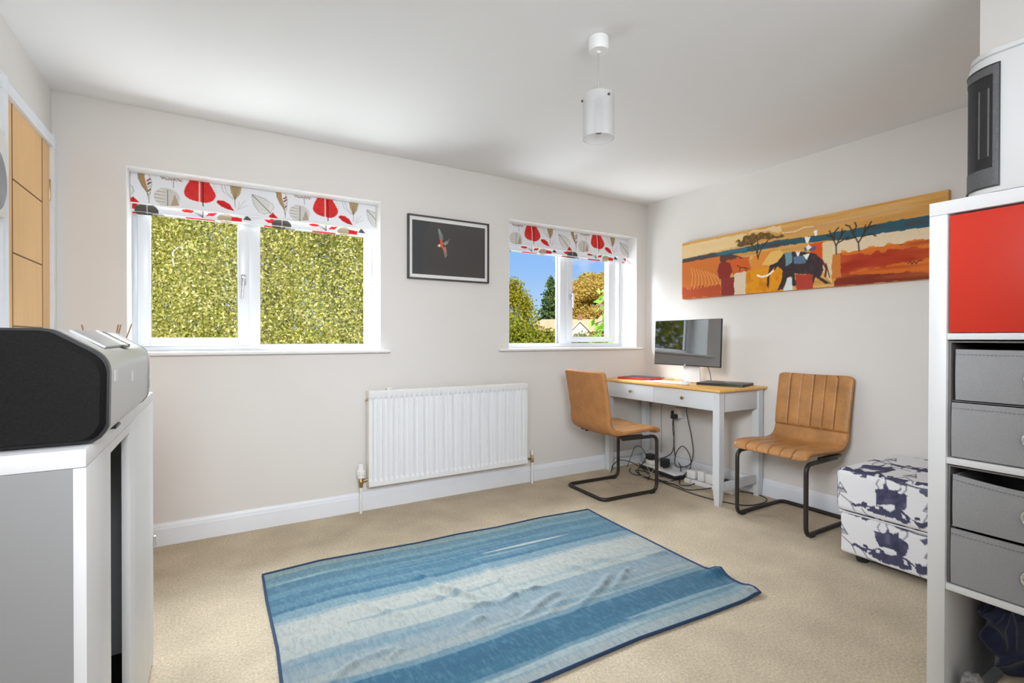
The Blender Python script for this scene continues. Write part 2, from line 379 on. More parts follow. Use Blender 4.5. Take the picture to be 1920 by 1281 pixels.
# door in the left wall
door = thing('door_1', (LX, 2.88, 0), kind='structure')
DY0, DY1, DZ = 2.585, 3.18, 2.025
fx = LX+0.004
B(LX-0.02, fx, DY0, DY1, 0.01, DZ).build('panel', OAK_DOOR, door, smooth=False)
gz = [(0.29,), (0.58,), (0.868,), (1.156,), (1.444,), (1.733,)]
g = MB()
for y in (2.671, 3.064): g.box(fx-0.001, fx+0.0012, y-0.003, y+0.003, 0.29, DZ)
for (z,) in gz: g.box(fx-0.001, fx+0.0012, 2.671, 3.064, z-0.003, z+0.003)
g.build('groove', OAK_GROOVE, door, smooth=False)
ARCH = [(0, 0), (0.018, 0), (0.02, 0.012), (0.014, 0.022), (0.016, 0.05), (0.010, 0.062), (0, 0.065)]
# jambs and architrave: moulded strips around the opening
a_ = MB()
for y0, sg in ((DY1+0.004, 1), (DY0-0.004, -1)):
    a_.prism([(LX+d, y0+sg*t) for d, t in ARCH], 'z', 0, DZ+0.066)
a_.prism([(LX+d, DZ+0.004+t) for d, t in ARCH], 'y', DY0-0.069, DY1+0.069)
a_.build('architrave', TRIM, door, ang=25)
for z in (1.82, 0.25):
    B(fx-0.006, fx+0.004, DY1-0.004, DY1+0.014, z-0.05, z+0.05, bev=0.001).build('hinge', BRASS, door)

# ------------------------------------------------------------------ windows
YF = YB+DEP      # front face of the frames
def frame_rect(m_, x0, x1, z0, z1, w_, y0, y1, bev=0.004):
    wl, wr, wt, wb_ = w_
    m_.box(x0, x0+wl, y0, y1, z0, z1, bev=bev); m_.box(x1-wr, x1, y0, y1, z0, z1, bev=bev)
    m_.box(x0+wl-0.002, x1-wr+0.002, y0, y1, z1-wt, z1, bev=bev); m_.box(x0+wl-0.002, x1-wr+0.002, y0, y1, z0, z0+wb_, bev=bev)
def handle(parent, x, z, y):
    m_ = MB(); m_.box(x-0.012, x+0.012, y-0.014, y, z-0.03, z+0.035, bev=0.004)
    m_.tube(fillet([(x, y-0.005, z+0.015), (x, y-0.045, z+0.012), (x-0.008, y-0.048, z-0.105)], 0.012), [0.010]*3+[0.008]*6, 10)
    h = m_.build('handle', CHROME, parent); h['label'] = 'satin metal window handle'
    return h
def window(name, q, fixed, sash, label_no, sash_left):
    wn = thing(name, ((q[0]+q[1])/2, YF, q[2]), kind='structure')
    m_ = MB(); x0, x1, z0, z1 = q
    frame_rect(m_, x0, x1, z0, z1, (0.03, 0.03, 0.05, 0.02 if False else 0.036), YF, YF+0.07)
    mx0, mx1 = (sash[1], fixed[0]) if sash_left else (fixed[1], sash[0])
    m_.box(mx0-0.0, mx1, YF, YF+0.07, z0+0.03, z1-0.04, bev=0.004)
    # bead round the fixed light
    frame_rect(m_, fixed[0]-0.018, fixed[1]+0.018, fixed[2]-0.018, fixed[3]+0.018, (0.018,)*4, YF+0.008, YF+0.05, bev=0.006)
    # fill between bead and outer frame
    if not sash_left: m_.box(x0+0.02, fixed[0]-0.01, YF+0.004, YF+0.06, z0+0.02, z1-0.03)
    else: m_.box(fixed[1]+0.01, x1-0.02, YF+0.004, YF+0.06, z0+0.02, z1-0.03)
    m_.build('window_frame', UPVC, wn)
    s_ = MB(); a = sash
    frame_rect(s_, a[4], a[5], a[6], a[3]+0.06, (a[0]-a[4], a[5]-a[1], 0.06, a[2]-a[6]), YF-0.016, YF+0.045, bev=0.007)
    sash_o = s_.build('sash', UPVC, wn)
    for g_ in (fixed, a):
        p = B(g_[0]-0.008, g_[1]+0.008, YF+0.02, YF+0.024, g_[2]-0.008, g_[3]+0.008).build('pane', GLASS, sash_o if g_ is a else wn, smooth=False)
    for g_, par in ((fixed, wn), (a, sash_o)):
        k = MB()
        frame_rect(k, g_[0]-0.001, g_[1]+0.001, g_[2]-0.001, g_[3]+0.001, (0.003,)*4, YF+0.012, YF+0.03, bev=0)
        k.build('gasket', mat('grey_gasket', (0.25, 0.25, 0.26), 0.6, var=0.03), par, smooth=False)
    return wn, sash_o
GT = 1.93
win1, sash1 = window('window_1', W1, (0.239, 0.883, 1.072, GT), (-0.312, 0.117, 1.112, GT, -0.372, 0.178, 1.062), 1, True)
handle(sash1, 0.146, 1.46, YF-0.016)
win2, sash2 = window('window_2', W2, (1.967, 2.535, 1.072, GT), (2.662, 3.07, 1.126, GT, 2.607, 3.158, 1.080), 2, False)
handle(sash2, 2.634, 1.48, YF-0.016)
for nm, q, wn, xa, xb in (('trim_1', W1, win1, -0.455, 0.991), ('trim_2', W2, win2, 1.818, 3.289)):
    m_ = MB().box(xa, xb, YB-0.035, YB, 1.016, 1.035, bev=0.006, seg=3).box(q[0], q[1], YB-0.01, YF+0.01, 1.018, 1.035)
    struct(nm, m_, REVEAL)

# ------------------------------------------------------------------ roman blinds
BS = 1.0245
PER = 0.680
GREYL, BRN, TAN, REDC, DKG = (120, 116, 110), (74, 62, 52), (170, 138, 96), (206, 44, 44), (84, 80, 76)
def leaf_outline(cx, cy, rx, ry, tip=0.0, n=20):
    return [(cx+rx*math.cos(2*PI*i/n), cy+ry*math.sin(2*PI*i/n)) for i in range(n)]
def blind_print(ras, off):
    for k in range(-1, 4):
        o = off+k*PER
        if o > ras.w+0.1 or o < -0.8: continue
        def S(*p): return [(o+BS*x/1000., BS*y/1000.) for x, y in p]
        def ln(wd, c, *p): ras.line(S(*p), wd, c)
        # feathered leaf
        ras.poly(S((41, -10), (44, 28), (60, 67), (81, 98), (89, 134), (84, 80), (72, 30), (68, -10)), TAN)
        ras.poly(S((68, -10), (88, 1), (102, 37), (97, 84), (89, 134), (84, 80), (74, 30)), (238, 234, 230))
        for i in range(5): ras.poly(S((78+i*2, 32+i*18), (97, 16+i*18), (98, 26+i*18), (80+i*2, 42+i*18)), [(168, 50, 60), (60, 40, 50), (190, 190, 186), (120, 60, 60), (200, 190, 180)][i], 0.9)
        ln(0.002, BRN, (41, 0), (44, 28), (60, 67), (81, 98), (89, 134), (89, 150)); ln(0.0015, BRN, (88, 1), (102, 37), (97, 84), (89, 134))
        # round pale leaf of fine lines
        m = ras.ell(o+0.170, 0.112, 0.058, 0.050, (214, 212, 206))
        ras.poly(S((203, 90), (184, 152), (224, 146)), (178, 156, 128), 0.9)
        for i in range(10):
            z = 68+i*9; hw = 58*math.sqrt(max(0, 1-((z-112)/50)**2))
            ln(0.0016, GREYL, (170-hw, z+(5 if i % 2 else -2)), (168, z+3)); ln(0.0016, GREYL, (172, z+3), (170+hw, z))
        ln(0.003, BRN, (171, 70), (171, 160))
        # seed head
        for i in range(26): ras.ell(o+0.145+0.1*((i*37) % 26)/26, 0.004+0.014*((i*11) % 9)/9, 0.0035, 0.003, [(150, 110, 70), (178, 150, 110), (96, 80, 66)][i % 3])
        ln(0.002, BRN, (197, 6), (197, 54))
        # big red leaf
        P = [(q.x, q.y) for q in spline([(a[0], a[1], 0) for a in S((276, -8), (259, 24), (246, 62), (250, 88), (272, 105), (300, 112), (318, 112), (340, 117), (368, 108), (388, 90), (394, 66), (382, 36), (357, -8))], 5)]
        m = ras.poly(P, REDC)
        st = (np.sin((ras.V-0.0+0.12*np.abs(ras.U-o-0.318))*2*PI/0.0085) > 0.55)*m
        ras.mix(st*0.6, (228, 96, 88)); ras.mix(m*np.clip(ras.noise(0.02, 77), 0, 1)*0.3, (170, 34, 40))
        ln(0.006, (238, 222, 214), (317, -6), (317, 114)); ln(0.005, (70, 34, 34), (333, -6), (334, 134))
        for i in range(6): ln(0.0013, GREYL, (385+i*1.5, 10+i*14), (402-abs(i-3)*4, 6+i*15))
        # small red leaf
        ras.poly(S((396, 104), (406, 92), (434, 92), (463, 108), (485, 142), (456, 139), (420, 125)), REDC); ln(0.0018, (80, 40, 40), (402, 100), (485, 142))
        # tan leaf with outline leaf
        ras.poly(S((463, -6), (469, 40), (488, 84), (514, 45), (525, -6)), (176, 152, 116))
        for x in (478, 494, 508): ln(0.0014, BRN, (x, -6), (488, 80))
        ln(0.0016, GREYL, (420, -2), (431, 41), (478, 77)); ln(0.0016, GREYL, (436, -2), (448, 40), (482, 77)); ln(0.002, BRN, (488, 60), (490, 122))
        for a in ((499, 137, 540, 77), (505, 120, 512, 88), (508, 130, 552, 104)): ln(0.0013, GREYL, a[:2], a[2:])
        # slanted lined leaf
        ras.poly(S((575, 34), (640, 50), (684, 78), (690, 100), (670, 130), (640, 142), (610, 132), (585, 90)), (222, 221, 216))
        for i in range(11):
            t = i/11; bx, by = 580+95*t, 40+92*t; L = 52*math.sin(PI*min(1, t+0.12))
            ln(0.0015, GREYL, (bx, by), (bx+L*0.75, by-L*0.35)); ln(0.0015, GREYL, (bx, by), (bx-L*0.45, by+L*0.75))
        ln(0.003, BRN, (577, 37), (678, 138)); ln(0.0018, GREYL, (575, 34), (640, 50), (684, 78), (690, 100), (670, 130), (640, 142), (610, 132), (585, 90), (575, 34))
        # lower repeat that shows in the folds
        ras.poly(S((665, 150), (685, 127), (714, 157), (680, 184)), REDC); ln(0.002, (60, 40, 46), (686, 130), (686, 175))
        ras.ell(o+0.075, 0.205, 0.055, 0.042, DKG); ln(0.003, (225, 222, 215), (75, 160), (75, 215))
        ras.ell(o+0.265, 0.178, 0.03, 0.009, REDC)
        ras.poly(S((345, 190), (360, 172), (405, 166), (380, 188)), REDC); ln(0.004, BRN, (330, 160), (330, 200))
        for i in range(6): ln(0.0015, BRN, (330, 200), (268+i*12, 168))
        ras.ell(o+0.455, 0.20, 0.045, 0.028, (172, 158, 134)); ras.poly(S((470, 178), (525, 182), (522, 206), (470, 206)), REDC)
        ras.poly(S((530, 190), (550, 160), (575, 190)), DKG)
        ras.poly(S((640, 172), (735, 176), (700, 196), (660, 192)), REDC)
        for (a, b, c_) in ((250, 390, REDC), (640, 735, REDC), (95, 150, (150, 148, 144))): ras.poly(S((a, 212), (b, 212), (b, 220), (a, 220)), c_)
def blind(name, x0, x1, off, label, chain_x, chain_z, ztop):
    t = thing(name, ((x0+x1)/2, YB+0.03, ztop), label, 'blind', 'roman blinds in the window recesses')
    w_ = x1-x0
    secs = [('front_fold', 0.0, 0.162, 0.108, 0.010), ('lower_fold', 0.162, 0.201, 0.132, 0.004), ('hem_fold', 0.201, 0.213, 0.146, 0.003)]
    for nm, v0, v1, yo, bulge in secs:
        nx = int(w_/0.003); h_ = v1-v0; ny = max(4, int(h_/0.003))
        full = Ras(w_, 0.26, nx, int(0.26/0.003), (229, 230, 234)); 
        ras = Ras(w_, h_, nx, ny, (229, 230, 234)); ras.V = ras.V+v0+(0.008 if nm != 'front_fold' else 0)
        if nm == 'hem_fold': ras.V = ras.V+0.006
        blind_print(ras, off)
        m_ = MB()
        def fn(u, v):
            sag = 0.0025*math.sin(u*9+v0*40)*v
            return (x0+u*w_+(0.004 if nm != 'front_fold' else 0)*(1-2*u), YB+yo-bulge*math.sin(PI*min(1, v*0.9)), ztop-v0-v*h_-sag)
        m_.grid(nx, ny, fn)
        o = m_.build(nm, PRINT, t, fix=False); paint(o, ras.lin())
        # white turned edge behind, gives the fold its thickness
        B(x0+0.006, x1-0.006, YB+yo+0.001, YB+yo+0.008, ztop-v1+0.001, ztop-v0, bev=0.002).build('lining', REVEAL, t)
    B(x0+0.004, x1-0.004, YB+0.116, YB+0.15, ztop-0.03, ztop-0.002, bev=0.003).build('headrail', WHITE_PL, t)
    MB().tube([(x0, YB+0.106, ztop-0.1625), ((x0+x1)/2, YB+0.105, ztop-0.165), (x1, YB+0.106, ztop-0.1625)], 0.0032, 8).build('fold_edge', REVEAL, t)
    if chain_x:
        y = YB+0.145
        loop = [(chain_x-0.014, y, ztop-0.03)]+[(chain_x-0.014*math.cos(a), y, chain_z-0.014*math.sin(a)) for a in np.linspace(0, PI, 9)]+[(chain_x+0.014, y, ztop-0.03)]
        MB().tube(loop, 0.0022, 6).build('pull_chain', CREAM_PL, t)
    return t
blind('roman_blind', -0.391, 0.927, -0.010, 'wide leaf-printed roman blind over the two-pane window nearest the oak door', 0.915, 1.24, 2.0035)
blind('roman_blind', 1.914, 3.230, -0.055, 'leaf-printed roman blind over the narrow window near the desk, two red leaves, long pull chain', 3.196, 1.19, 2.0135)

# ------------------------------------------------------------------ radiator
rad = thing('radiator', (1.43, 3.15, 0.16), 'white ribbed panel radiator on the back wall under the windows', 'radiator')
X0, X1, Z0, Z1, YP = 0.832, 2.028, 0.163, 0.775, 3.152
NR = 33; pit = (X1-X0-0.05)/NR
def radfn(u, v):
    x = X0+u*(X1-X0); z = Z0+v*(Z1-Z0)
    e = min(max((z-Z0-0.035)/0.014, 0), 1)*min(max((Z1-0.042-z)/0.014, 0), 1)
    ph = (x-X0-0.025)/pit; k = 0.0
    if 0 < ph < NR:
        f = ph % 1.0; k = min(max((abs(f-0.5)*2-0.50)/0.22, 0), 1)
    edge = 0.008*(1 if u in (0, 1) or v in (0, 1) else 0)
    return (x, YP+edge+0.015*(1-k)*e, z)
def vmap(v, n=26):
    return v
mbp = MB()
zs = [0, 0.008, 0.05, 0.062, 0.075, 0.09, 0.5, 0.895, 0.91, 0.922, 0.935, 0.99, 1]
nu = NR*12
us = [i/nu for i in range(nu+1)]
vs = [radfn(u, v) for v in zs for u in us]
fs = [(j*(nu+1)+i, j*(nu+1)+i+1, (j+1)*(nu+1)+i+1, (j+1)*(nu+1)+i) for j in range(len(zs)-1) for i in range(nu)]
mbp.add(vs, fs); mbp.build('front_panel', RAD_WHITE, rad, fix=False, ang=50)
B(X0+0.002, X1-0.002, YP+0.014, YP+0.022, Z0+0.002, Z1-0.002).build('rear_panel', RAD_WHITE, rad, smooth=False)
for x in (X0, X1-0.004): B(x, x+0.004, YP+0.008, YP+0.06, Z0+0.004, Z1).build('side_cover', CREAM_PL, rad, smooth=False)
m_ = MB().box(X0, X1, YP+0.006, YP+0.012, Z1-0.003, Z1+0.002).box(X0, X1, YP+0.05, YP+0.056, Z1-0.003, Z1+0.002)
for i in range(60): m_.box(X0+0.01+i*0.0198, X0+0.018+i*0.0198, YP+0.01, YP+0.052, Z1-0.003, Z1+0.001)
m_.build('top_grille', CREAM_PL, rad, smooth=False)
MB().box(0.955, 0.985, YP+0.02, YP+0.045, Z1-0.004, Z1+0.016, bev=0.003).build('top_clip', CREAM_PL, rad)
MB().lathe([(0.006, 0), (0.008, 0.004), (0.008, 0.012), (0.004, 0.014)], (X0-0.014, YP+0.03, Z1-0.055), 10, axis='x').build('bleed_valve', BRASS, rad)
m_ = MB().lathe([(0.010, -0.035), (0.013, -0.03), (0.013, -0.012), (0.016, -0.008), (0.016, 0.008), (0.011, 0.014), (0.011, 0.03)], (0.790, 3.185, 0.20), 14)
m_.tube([(0.790, 3.185, 0.205), (0.815, 3.185, 0.207), (0.845, 3.18, 0.21)], 0.010, 10)
vlv = m_.build('brass_valve', BRASS, rad); vlv['label'] = 'aged brass valve body'
m_ = MB().lathe([(0.021, 0), (0.024, 0.004), (0.024, 0.012), (0.020, 0.016), (0.023, 0.02), (0.0235, 0.05), (0.019, 0.062), (0.018, 0.084), (0.012, 0.09)], (0.790, 3.185, 0.225), 20)
for i in range(10):
    a = 2*PI*i/10; m_.box(-0.003, 0.003, 0.0225, 0.0255, 0.022, 0.05, M=Matrix.Translation((0.790, 3.185, 0.225)) @ Matrix.Rotation(a, 4, 'Z'))
m_.build('thermostat_head', WHITE_PL, rad)
MB().tube([(0.790, 3.185, 0.0), (0.790, 3.185, 0.17)], 0.008, 10).build('pipe', WHITE_PL, rad)
MB().lathe([(0.008, -0.03), (0.011, -0.025), (0.011, 0), (0.008, 0.005), (0.008, 0.045), (0.006, 0.05)], (2.085, 3.185, 0.19), 12).tube([(2.085, 3.185, 0.185), (2.03, 3.185, 0.195), (2.01, 3.18, 0.2)], 0.008, 8).build('lockshield_valve', BRASS, rad)
MB().lathe([(0.010, 0), (0.010, 0.03), (0.007, 0.034)], (2.085, 3.185, 0.22), 12).build('valve_cap', CREAM_PL, rad)
MB().tube([(2.085, 3.185, 0.0), (2.085, 3.185, 0.165)], 0.008, 10).build('pipe', WHITE_PL, rad)

# ------------------------------------------------------------------ framed bird picture
pic = thing('framed_picture', (1.415, YB, 1.515), 'black-framed picture of a flying red parrot on the back wall between the windows', 'picture')
PX0, PX1, PZ0, PZ1 = 1.109, 1.727, 1.515, 1.951
m_ = MB()
for a in ((PX0, PX0+0.012, PZ0, PZ1), (PX1-0.012, PX1, PZ0, PZ1), (PX0+0.012, PX1-0.012, PZ1-0.010, PZ1), (PX0+0.012, PX1-0.012, PZ0, PZ0+0.010)):
    m_.box(a[0], a[1], YB-0.026, YB-0.001, a[2], a[3], bev=0.0015)
m_.build('picture_frame', FRAME_D, pic)
B(PX0+0.01, PX1-0.01, YB-0.014, YB-0.004, PZ0+0.009, PZ1-0.009).build('mount', MAT_W, pic, smooth=False)
IX0, IX1, IZ0, IZ1 = PX0+0.033, PX0+0.588, PZ0+0.034, PZ0+0.401
rs = Ras(IX1-IX0, IZ1-IZ0, 220, 146, (74, 72, 70))
def bp(l): return [((x-33)/1000., (y-34)/1000.) for x, y in l]
rs.poly(bp([(0, 0), (110, 0), (110, 290), (180, 420), (0, 420)]), (62, 66, 70), 0.7)
rs.poly(bp([(218, 356), (228, 361), (256, 314), (259, 284), (232, 285)]), (120, 142, 148), 0.85)
rs.poly(bp([(222, 345), (228, 361), (240, 340), (236, 310)]), (150, 160, 160), 0.6)
rs.poly(bp([(232, 290), (249, 289), (260, 249), (258, 227), (242, 231), (221, 233), (225, 246), (239, 255)]), (232, 92, 66))
rs.poly(bp([(218, 233), (223, 248), (235, 253), (236, 235)]), (232, 226, 214))
rs.poly(bp([(253, 229), (277, 238), (284, 205), (268, 190)]), (212, 130, 92), 0.9); rs.poly(bp([(268, 205), (284, 207), (289, 178), (272, 157), (263, 190)]), (150, 140, 128), 0.75)
rs.poly(bp([(258, 262), (280, 277), (300, 268), (272, 244)]), (126, 160, 158), 0.9); rs.poly(bp([(280, 277), (314, 301), (304, 280), (290, 262)]), (128, 132, 134), 0.6)
m_ = MB().grid(220, 146, lambda u, v: (IX0+u*(IX1-IX0), YB-0.0145, IZ0+v*(IZ1-IZ0)))
o = m_.build('photograph', PHOTO, pic, fix=False); paint(o, rs.lin())

# ------------------------------------------------------------------ savannah canvas on the right wall
PAINT_D = {
 'cream_l':[(1,443),(263,442),(582,443),(582,361),(2,331)],
 'teal':[(2,331),(460,341),(582,344),(839,350),(1084,337),(1471,345),(1656,345),(1742,346),(1743,279),(1656,280),(1472,281),(1260,283),(1103,296),(849,307),(460,302),(2,319)],
 'under':[(2,319),(460,302),(583,263),(331,257),(2,281)],
 'cream_r':[(1107,285),(1472,285),(1656,280),(1743,279),(1743,216),(1657,215),(1472,212),(1209,203),(1108,204)],
 'redfield':[(1209,203),(1657,215),(1743,216),(1744,-1),(1658,4),(1175,-1)],
 'or1':[(1218,211),(1657,215),(1743,216),(1743,180),(1657,177),(1435,179),(1218,184)],
 'or2':[(1261,86),(1657,105),(1744,109),(1744,46),(1658,40),(1261,50)],
 'dkbot':[(1175,29),(1227,67),(1658,36),(1744,38),(1744,-1),(1175,-1)],
 'orcol':[(1166,200),(1213,203),(1214,54),(1162,51)],
 'creampan':[(1107,276),(1165,276),(1162,22),(1108,104)],
 'orpan':[(1023,289),(1107,295),(1103,162),(1038,151)],
 'orleft':[(-2,300),(358,305),(372,-4),(-2,-4)],
 'redbot':[(-2,-4),(-2,83),(372,86),(372,-4)],
 'blob':[(332,194),(351,249),(397,263),(442,243),(467,178),(442,124),(398,112),(352,134)],
 'brpan':[(371,143),(480,132),(481,-4),(372,-4)],
 'ormid':[(423,274),(606,270),(607,162),(423,160)],
 'crpan2':[(480,160),(577,165),(572,-4),(481,-4)],
 'yel':[(583,165),(850,175),(851,-4),(578,-4)],
 'orup':[(630,267),(786,297),(787,141),(607,151)],
 'ear':[(698,194),(764,279),(828,285),(855,255),(829,198),(765,185)],
 'elephant':[(754,187),(808,200),(855,255),(911,257),(990,245),(1066,224),(1103,181),(1112,113),(1094,67),(1158,18),(1122,21),(1067,70),(1048,14),(1015,17),(1024,94),(932,109),(942,33),(917,26),(902,97),(881,90),(851,11),(814,9),(840,73),(850,134),(808,180),(770,153),(754,92),(749,25),(735,52),(743,125)],
 'blue1':[(860,255),(911,257),(916,186),(871,162)],'blue2':[(921,221),(1000,219),(1000,170),(931,174)],'blue3':[(990,275),(1070,272),(1066,244),(995,250)],
 'belly':[(937,104),(1048,91),(1048,-4),(942,-4)],'pale':[(851,-4),(881,90),(912,86),(917,-4)],
 'acac':[(479,389),(546,411),(652,425),(742,414),(849,374),(854,363),(796,357),(698,369),(606,357),(510,367)]}
BIRDS = [[(1051,372),(1075,372),(1073,344),(1061,333)],[(994,341),(1033,336),(1014,296),(1004,302)],[(1004,273),(1019,290),(1040,267),(1014,250)],[(936,259),(956,246),(969,257),(956,221),(946,224)],[(985,226),(1027,228),(1010,189),(1000,200)]]
BRANCH = [[(670,240),(655,306),(612,361)],[(670,256),(698,321),(742,361)],[(664,283),(670,325),(664,369)],[(1188,202),(1187,253),(1165,313),(1147,354)],[(1187,253),(1217,313),(1234,338)],[(1174,293),(1178,339),(1200,363)],[(1200,270),(1260,297)],[(1165,313),(1135,325)],[(1217,313),(1222,350)],[(1316,201),(1312,251),(1284,310),(1263,360)],[(1312,251),(1341,300),(1380,364)],[(1297,286),(1243,281)],[(1329,284),(1381,293),(1404,276)],[(1284,310),(1301,353),(1292,377)],[(1341,300),(1350,350)],[(1360,330),(1400,340)],[(1263,360),(1240,372)]]
SIG = [(1562,95),(1573,104),(1580,89),(1590,104),(1600,90),(1610,103),(1627,103)]
CW, CH = 1.738, 0.462
rs = Ras(CW, CH, 435, 116, (212, 160, 88))
def K(l): return [(x/1000., y/1000.) for x, y in l]
st = rs.noise(0.012, 21, sx=25); st2 = rs.noise(0.02, 22, sx=14)
rs.mix(np.clip(st, 0, 1)*0.55, (232, 196, 138)); rs.mix(np.clip(-st2, 0, 1)*0.5, (190, 128, 56))
rs.mix(np.clip(1-np.abs(rs.V-0.375-0.02*rs.U)/0.035, 0, 1)*np.clip(st2+0.5, 0, 1)*0.5, (196, 150, 120))
def pp(nm, c, al=1.0, wob=0.0035): return rs.poly(K(PAINT_D[nm]), c, al, wob=wob)
pp('cream_l', (232, 208, 160), 0.8); rs.poly(K([(590, 450), (830, 452), (842, 400), (740, 430), (600, 435)]), (236, 222, 190), 0.6, wob=0.01)
pp('teal', (52, 92, 104)); rs.mix((np.abs(rs.V-0.318) < 0.018)*np.clip(rs.noise(0.02, 30, sx=5), 0, 1)*0.7, (96, 62, 56))
rs.poly(K([(330, 336), (580, 344), (580, 312), (330, 312)]), (62, 118, 136), 0.7, wob=0.008)
pp('cream_r', (228, 206, 172)); pp('under', (96, 64, 58))
rf = pp('redfield', (176, 60, 34)); pp('or1', (224, 124, 46), 0.85, 0.015); pp('or2', (218, 116, 40), 0.85, 0.015); pp('dkbot', (120, 50, 36), 0.9)
rs.mix(rf*np.clip(rs.noise(0.02, 31, sx=8), 0, 1)*0.5, (142, 40, 32)); rs.mix(rf*np.clip(rs.noise(0.03, 32, sx=5), 0, 1)*0.4, (232, 142, 60))
ol = pp('orleft', (206, 116, 54)); pp('ormid', (206, 92, 42), 0.9, 0.012); pp('redbot', (176, 74, 50), 0.8, 0.02)
for i in range(9):      # pale curved stripes at the lower left
    x = 90+i*26; rs.line(K([(x, 250-i*9), (x+14+i*3, 190-i*6), (x+10+i*7, 130-i*4), (x-8+i*8, 70+i*3)]), 0.007, (232, 168, 100), 0.75)
pp('blob', (138, 54, 46)); pp('brpan', (140, 58, 54)); pp('orup', (222, 140, 58), 0.95); pp('yel', (226, 150, 32)); pp('crpan2', (222, 202, 178))
rs.mix(((rs.U > 0.578) & (rs.U < 0.85) & (rs.V < 0.17))*np.clip(rs.noise(0.03, 35), 0, 1)*0.5, (190, 100, 22))
pp('orpan', (218, 86, 32)); pp('creampan', (222, 204, 160)); pp('orcol', (204, 124, 56))
pp('ear', (230, 186, 104)); pp('acac', (92, 74, 44), 0.95, 0.02); rs.mix(rs.poly(K(PAINT_D['acac']), (92, 74, 44), 0)*np.clip(rs.noise(0.012, 36), 0, 1)*0.8, (170, 124, 70))
el = pp('elephant', (64, 54, 56)); rs.mix(el*np.clip(rs.noise(0.02, 37), 0, 1)*0.5, (104, 66, 58)); rs.mix(el*np.clip(rs.noise(0.03, 38), 0, 1)*0.5, (40, 48, 58))
pp('belly', (176, 66, 52)); pp('pale', (214, 224, 222)); pp('blue1', (112, 160, 172), 0.9); pp('blue2', (98, 130, 158), 0.85); pp('blue3', (76, 96, 136), 0.9)
for b_ in BIRDS: rs.poly(K(b_), (240, 238, 232))
rs.line(K([(665, 125), (699, 111), (743, 117), (792, 151)]), 0.013, (244, 238, 224))
rs.line(K([(790, 150), (808, 178)]), 0.01, (40, 36, 38))
for b_ in BRANCH: rs.line(K(b_), 0.0075, (66, 50, 38))
for b_ in ([(504, 218), (529, 198), (583, 189), (595, 174)], [(529, 195), (523, 166)], [(571, 188), (577, 165)]): rs.line(K(b_), 0.005, (70, 42, 34))
rs.line(K([(846, 395), (930, 388), (990, 405), (1050, 400)]), 0.006, (240, 234, 220), 0.7)
rs.line(K([(1100, 180), (1130, 120), (1124, 70)]), 0.012, (120, 40, 40)); rs.line(K([(1128, 150), (1150, 60)]), 0.006, (60, 40, 40))
rs.line(K(SIG), 0.004, (70, 40, 30))
cv = thing('canvas_painting', (RX, 1.94, 1.438), 'long orange savannah canvas with elephant and acacia tree above the desk', 'painting')
CY0 = 2.808
m_ = MB().grid(435, 116, lambda u, v: (RX-0.0362, CY0-u*CW, 1.438+v*CH))
o = m_.build('painted_face', PAINTED, cv, fix=False); paint(o, rs.lin())
B(RX-0.036, RX-0.001, CY0-CW, CY0, 1.438, 1.438+CH).build('stretched_edge', mat('canvas_edge', rgb(206, 150, 76), 0.8, var=0.15, vscale=12), cv, smooth=False)

# ------------------------------------------------------------------ grey print beside the door
cp = thing('canvas_print', (LX, 2.36, 1.54), 'pale grey and white print on the left wall beside the oak door', 'picture')
B(LX, -0.646, 2.0, 2.466, 1.540, 1.848, bev=0.003).build('board', MAT_W, cp)
m_ = MB().lathe([(0.11, 0.0), (0.11, 0.0008)], (-0.6462, 2.37, 1.66), 32, axis='x').build('grey_disc', mat('print_grey', rgb(150, 152, 154), 0.8, var=0.2, vscale=8), cp)

# ------------------------------------------------------------------ pendant light
pd = thing('pendant_light', (1.326, 1.542, HZ), 'frosted glass cylinder pendant light hanging from the ceiling', 'lamp')
c = (1.326, 1.542, 0)
MB().lathe([(0.036, HZ), (0.040, HZ-0.002), (0.041, HZ-0.045), (0.037, HZ-0.054), (0.010, HZ-0.055), (0.006, HZ-0.062)], c, 32).build('ceiling_rose', WHITE_PL, pd)
MB().tube([(1.326, 1.542, HZ-0.05), (1.326, 1.542, 2.06)], 0.0042, 8).build('cord', CORD, pd)
MB().lathe([(0.0595, 2.088), (0.0625, 2.088), (0.0625, 1.915), (0.0595, 1.915), (0.0595, 2.088)], c, 48, cap=False).build('glass_shade', FROST, pd)
MB().lathe([(0.008, 2.085), (0.014, 2.07), (0.018, 2.05), (0.018, 1.995), (0.016, 1.99), (0.014, 1.985), (0.022, 1.97), (0.022, 1.95), (0.012, 1.938)], c, 20).build('lampholder', mat('grey_lampholder', (0.20, 0.20, 0.20), 0.5, var=0.02), pd)
for a in (267, 147, 27):
    x, y = 1.326+0.063*math.cos(R(a)), 1.542+0.063*math.sin(R(a))
    m_ = MB().tube([(1.326+0.016*math.cos(R(a)), 1.542+0.016*math.sin(R(a)), 2.068), (x, y, 2.068)], 0.0016, 6)
    m_.lathe([(0.001, -0.005), (0.005, -0.003), (0.0055, 0), (0.005, 0.003), (0.001, 0.005)], (x+0.002*math.cos(R(a)), y+0.002*math.sin(R(a)), 2.068), 10)
    m_.build('fixing_pin', mat('dark_pin', (0.10, 0.09, 0.075), 0.4, 0.5, var=0.05), pd)

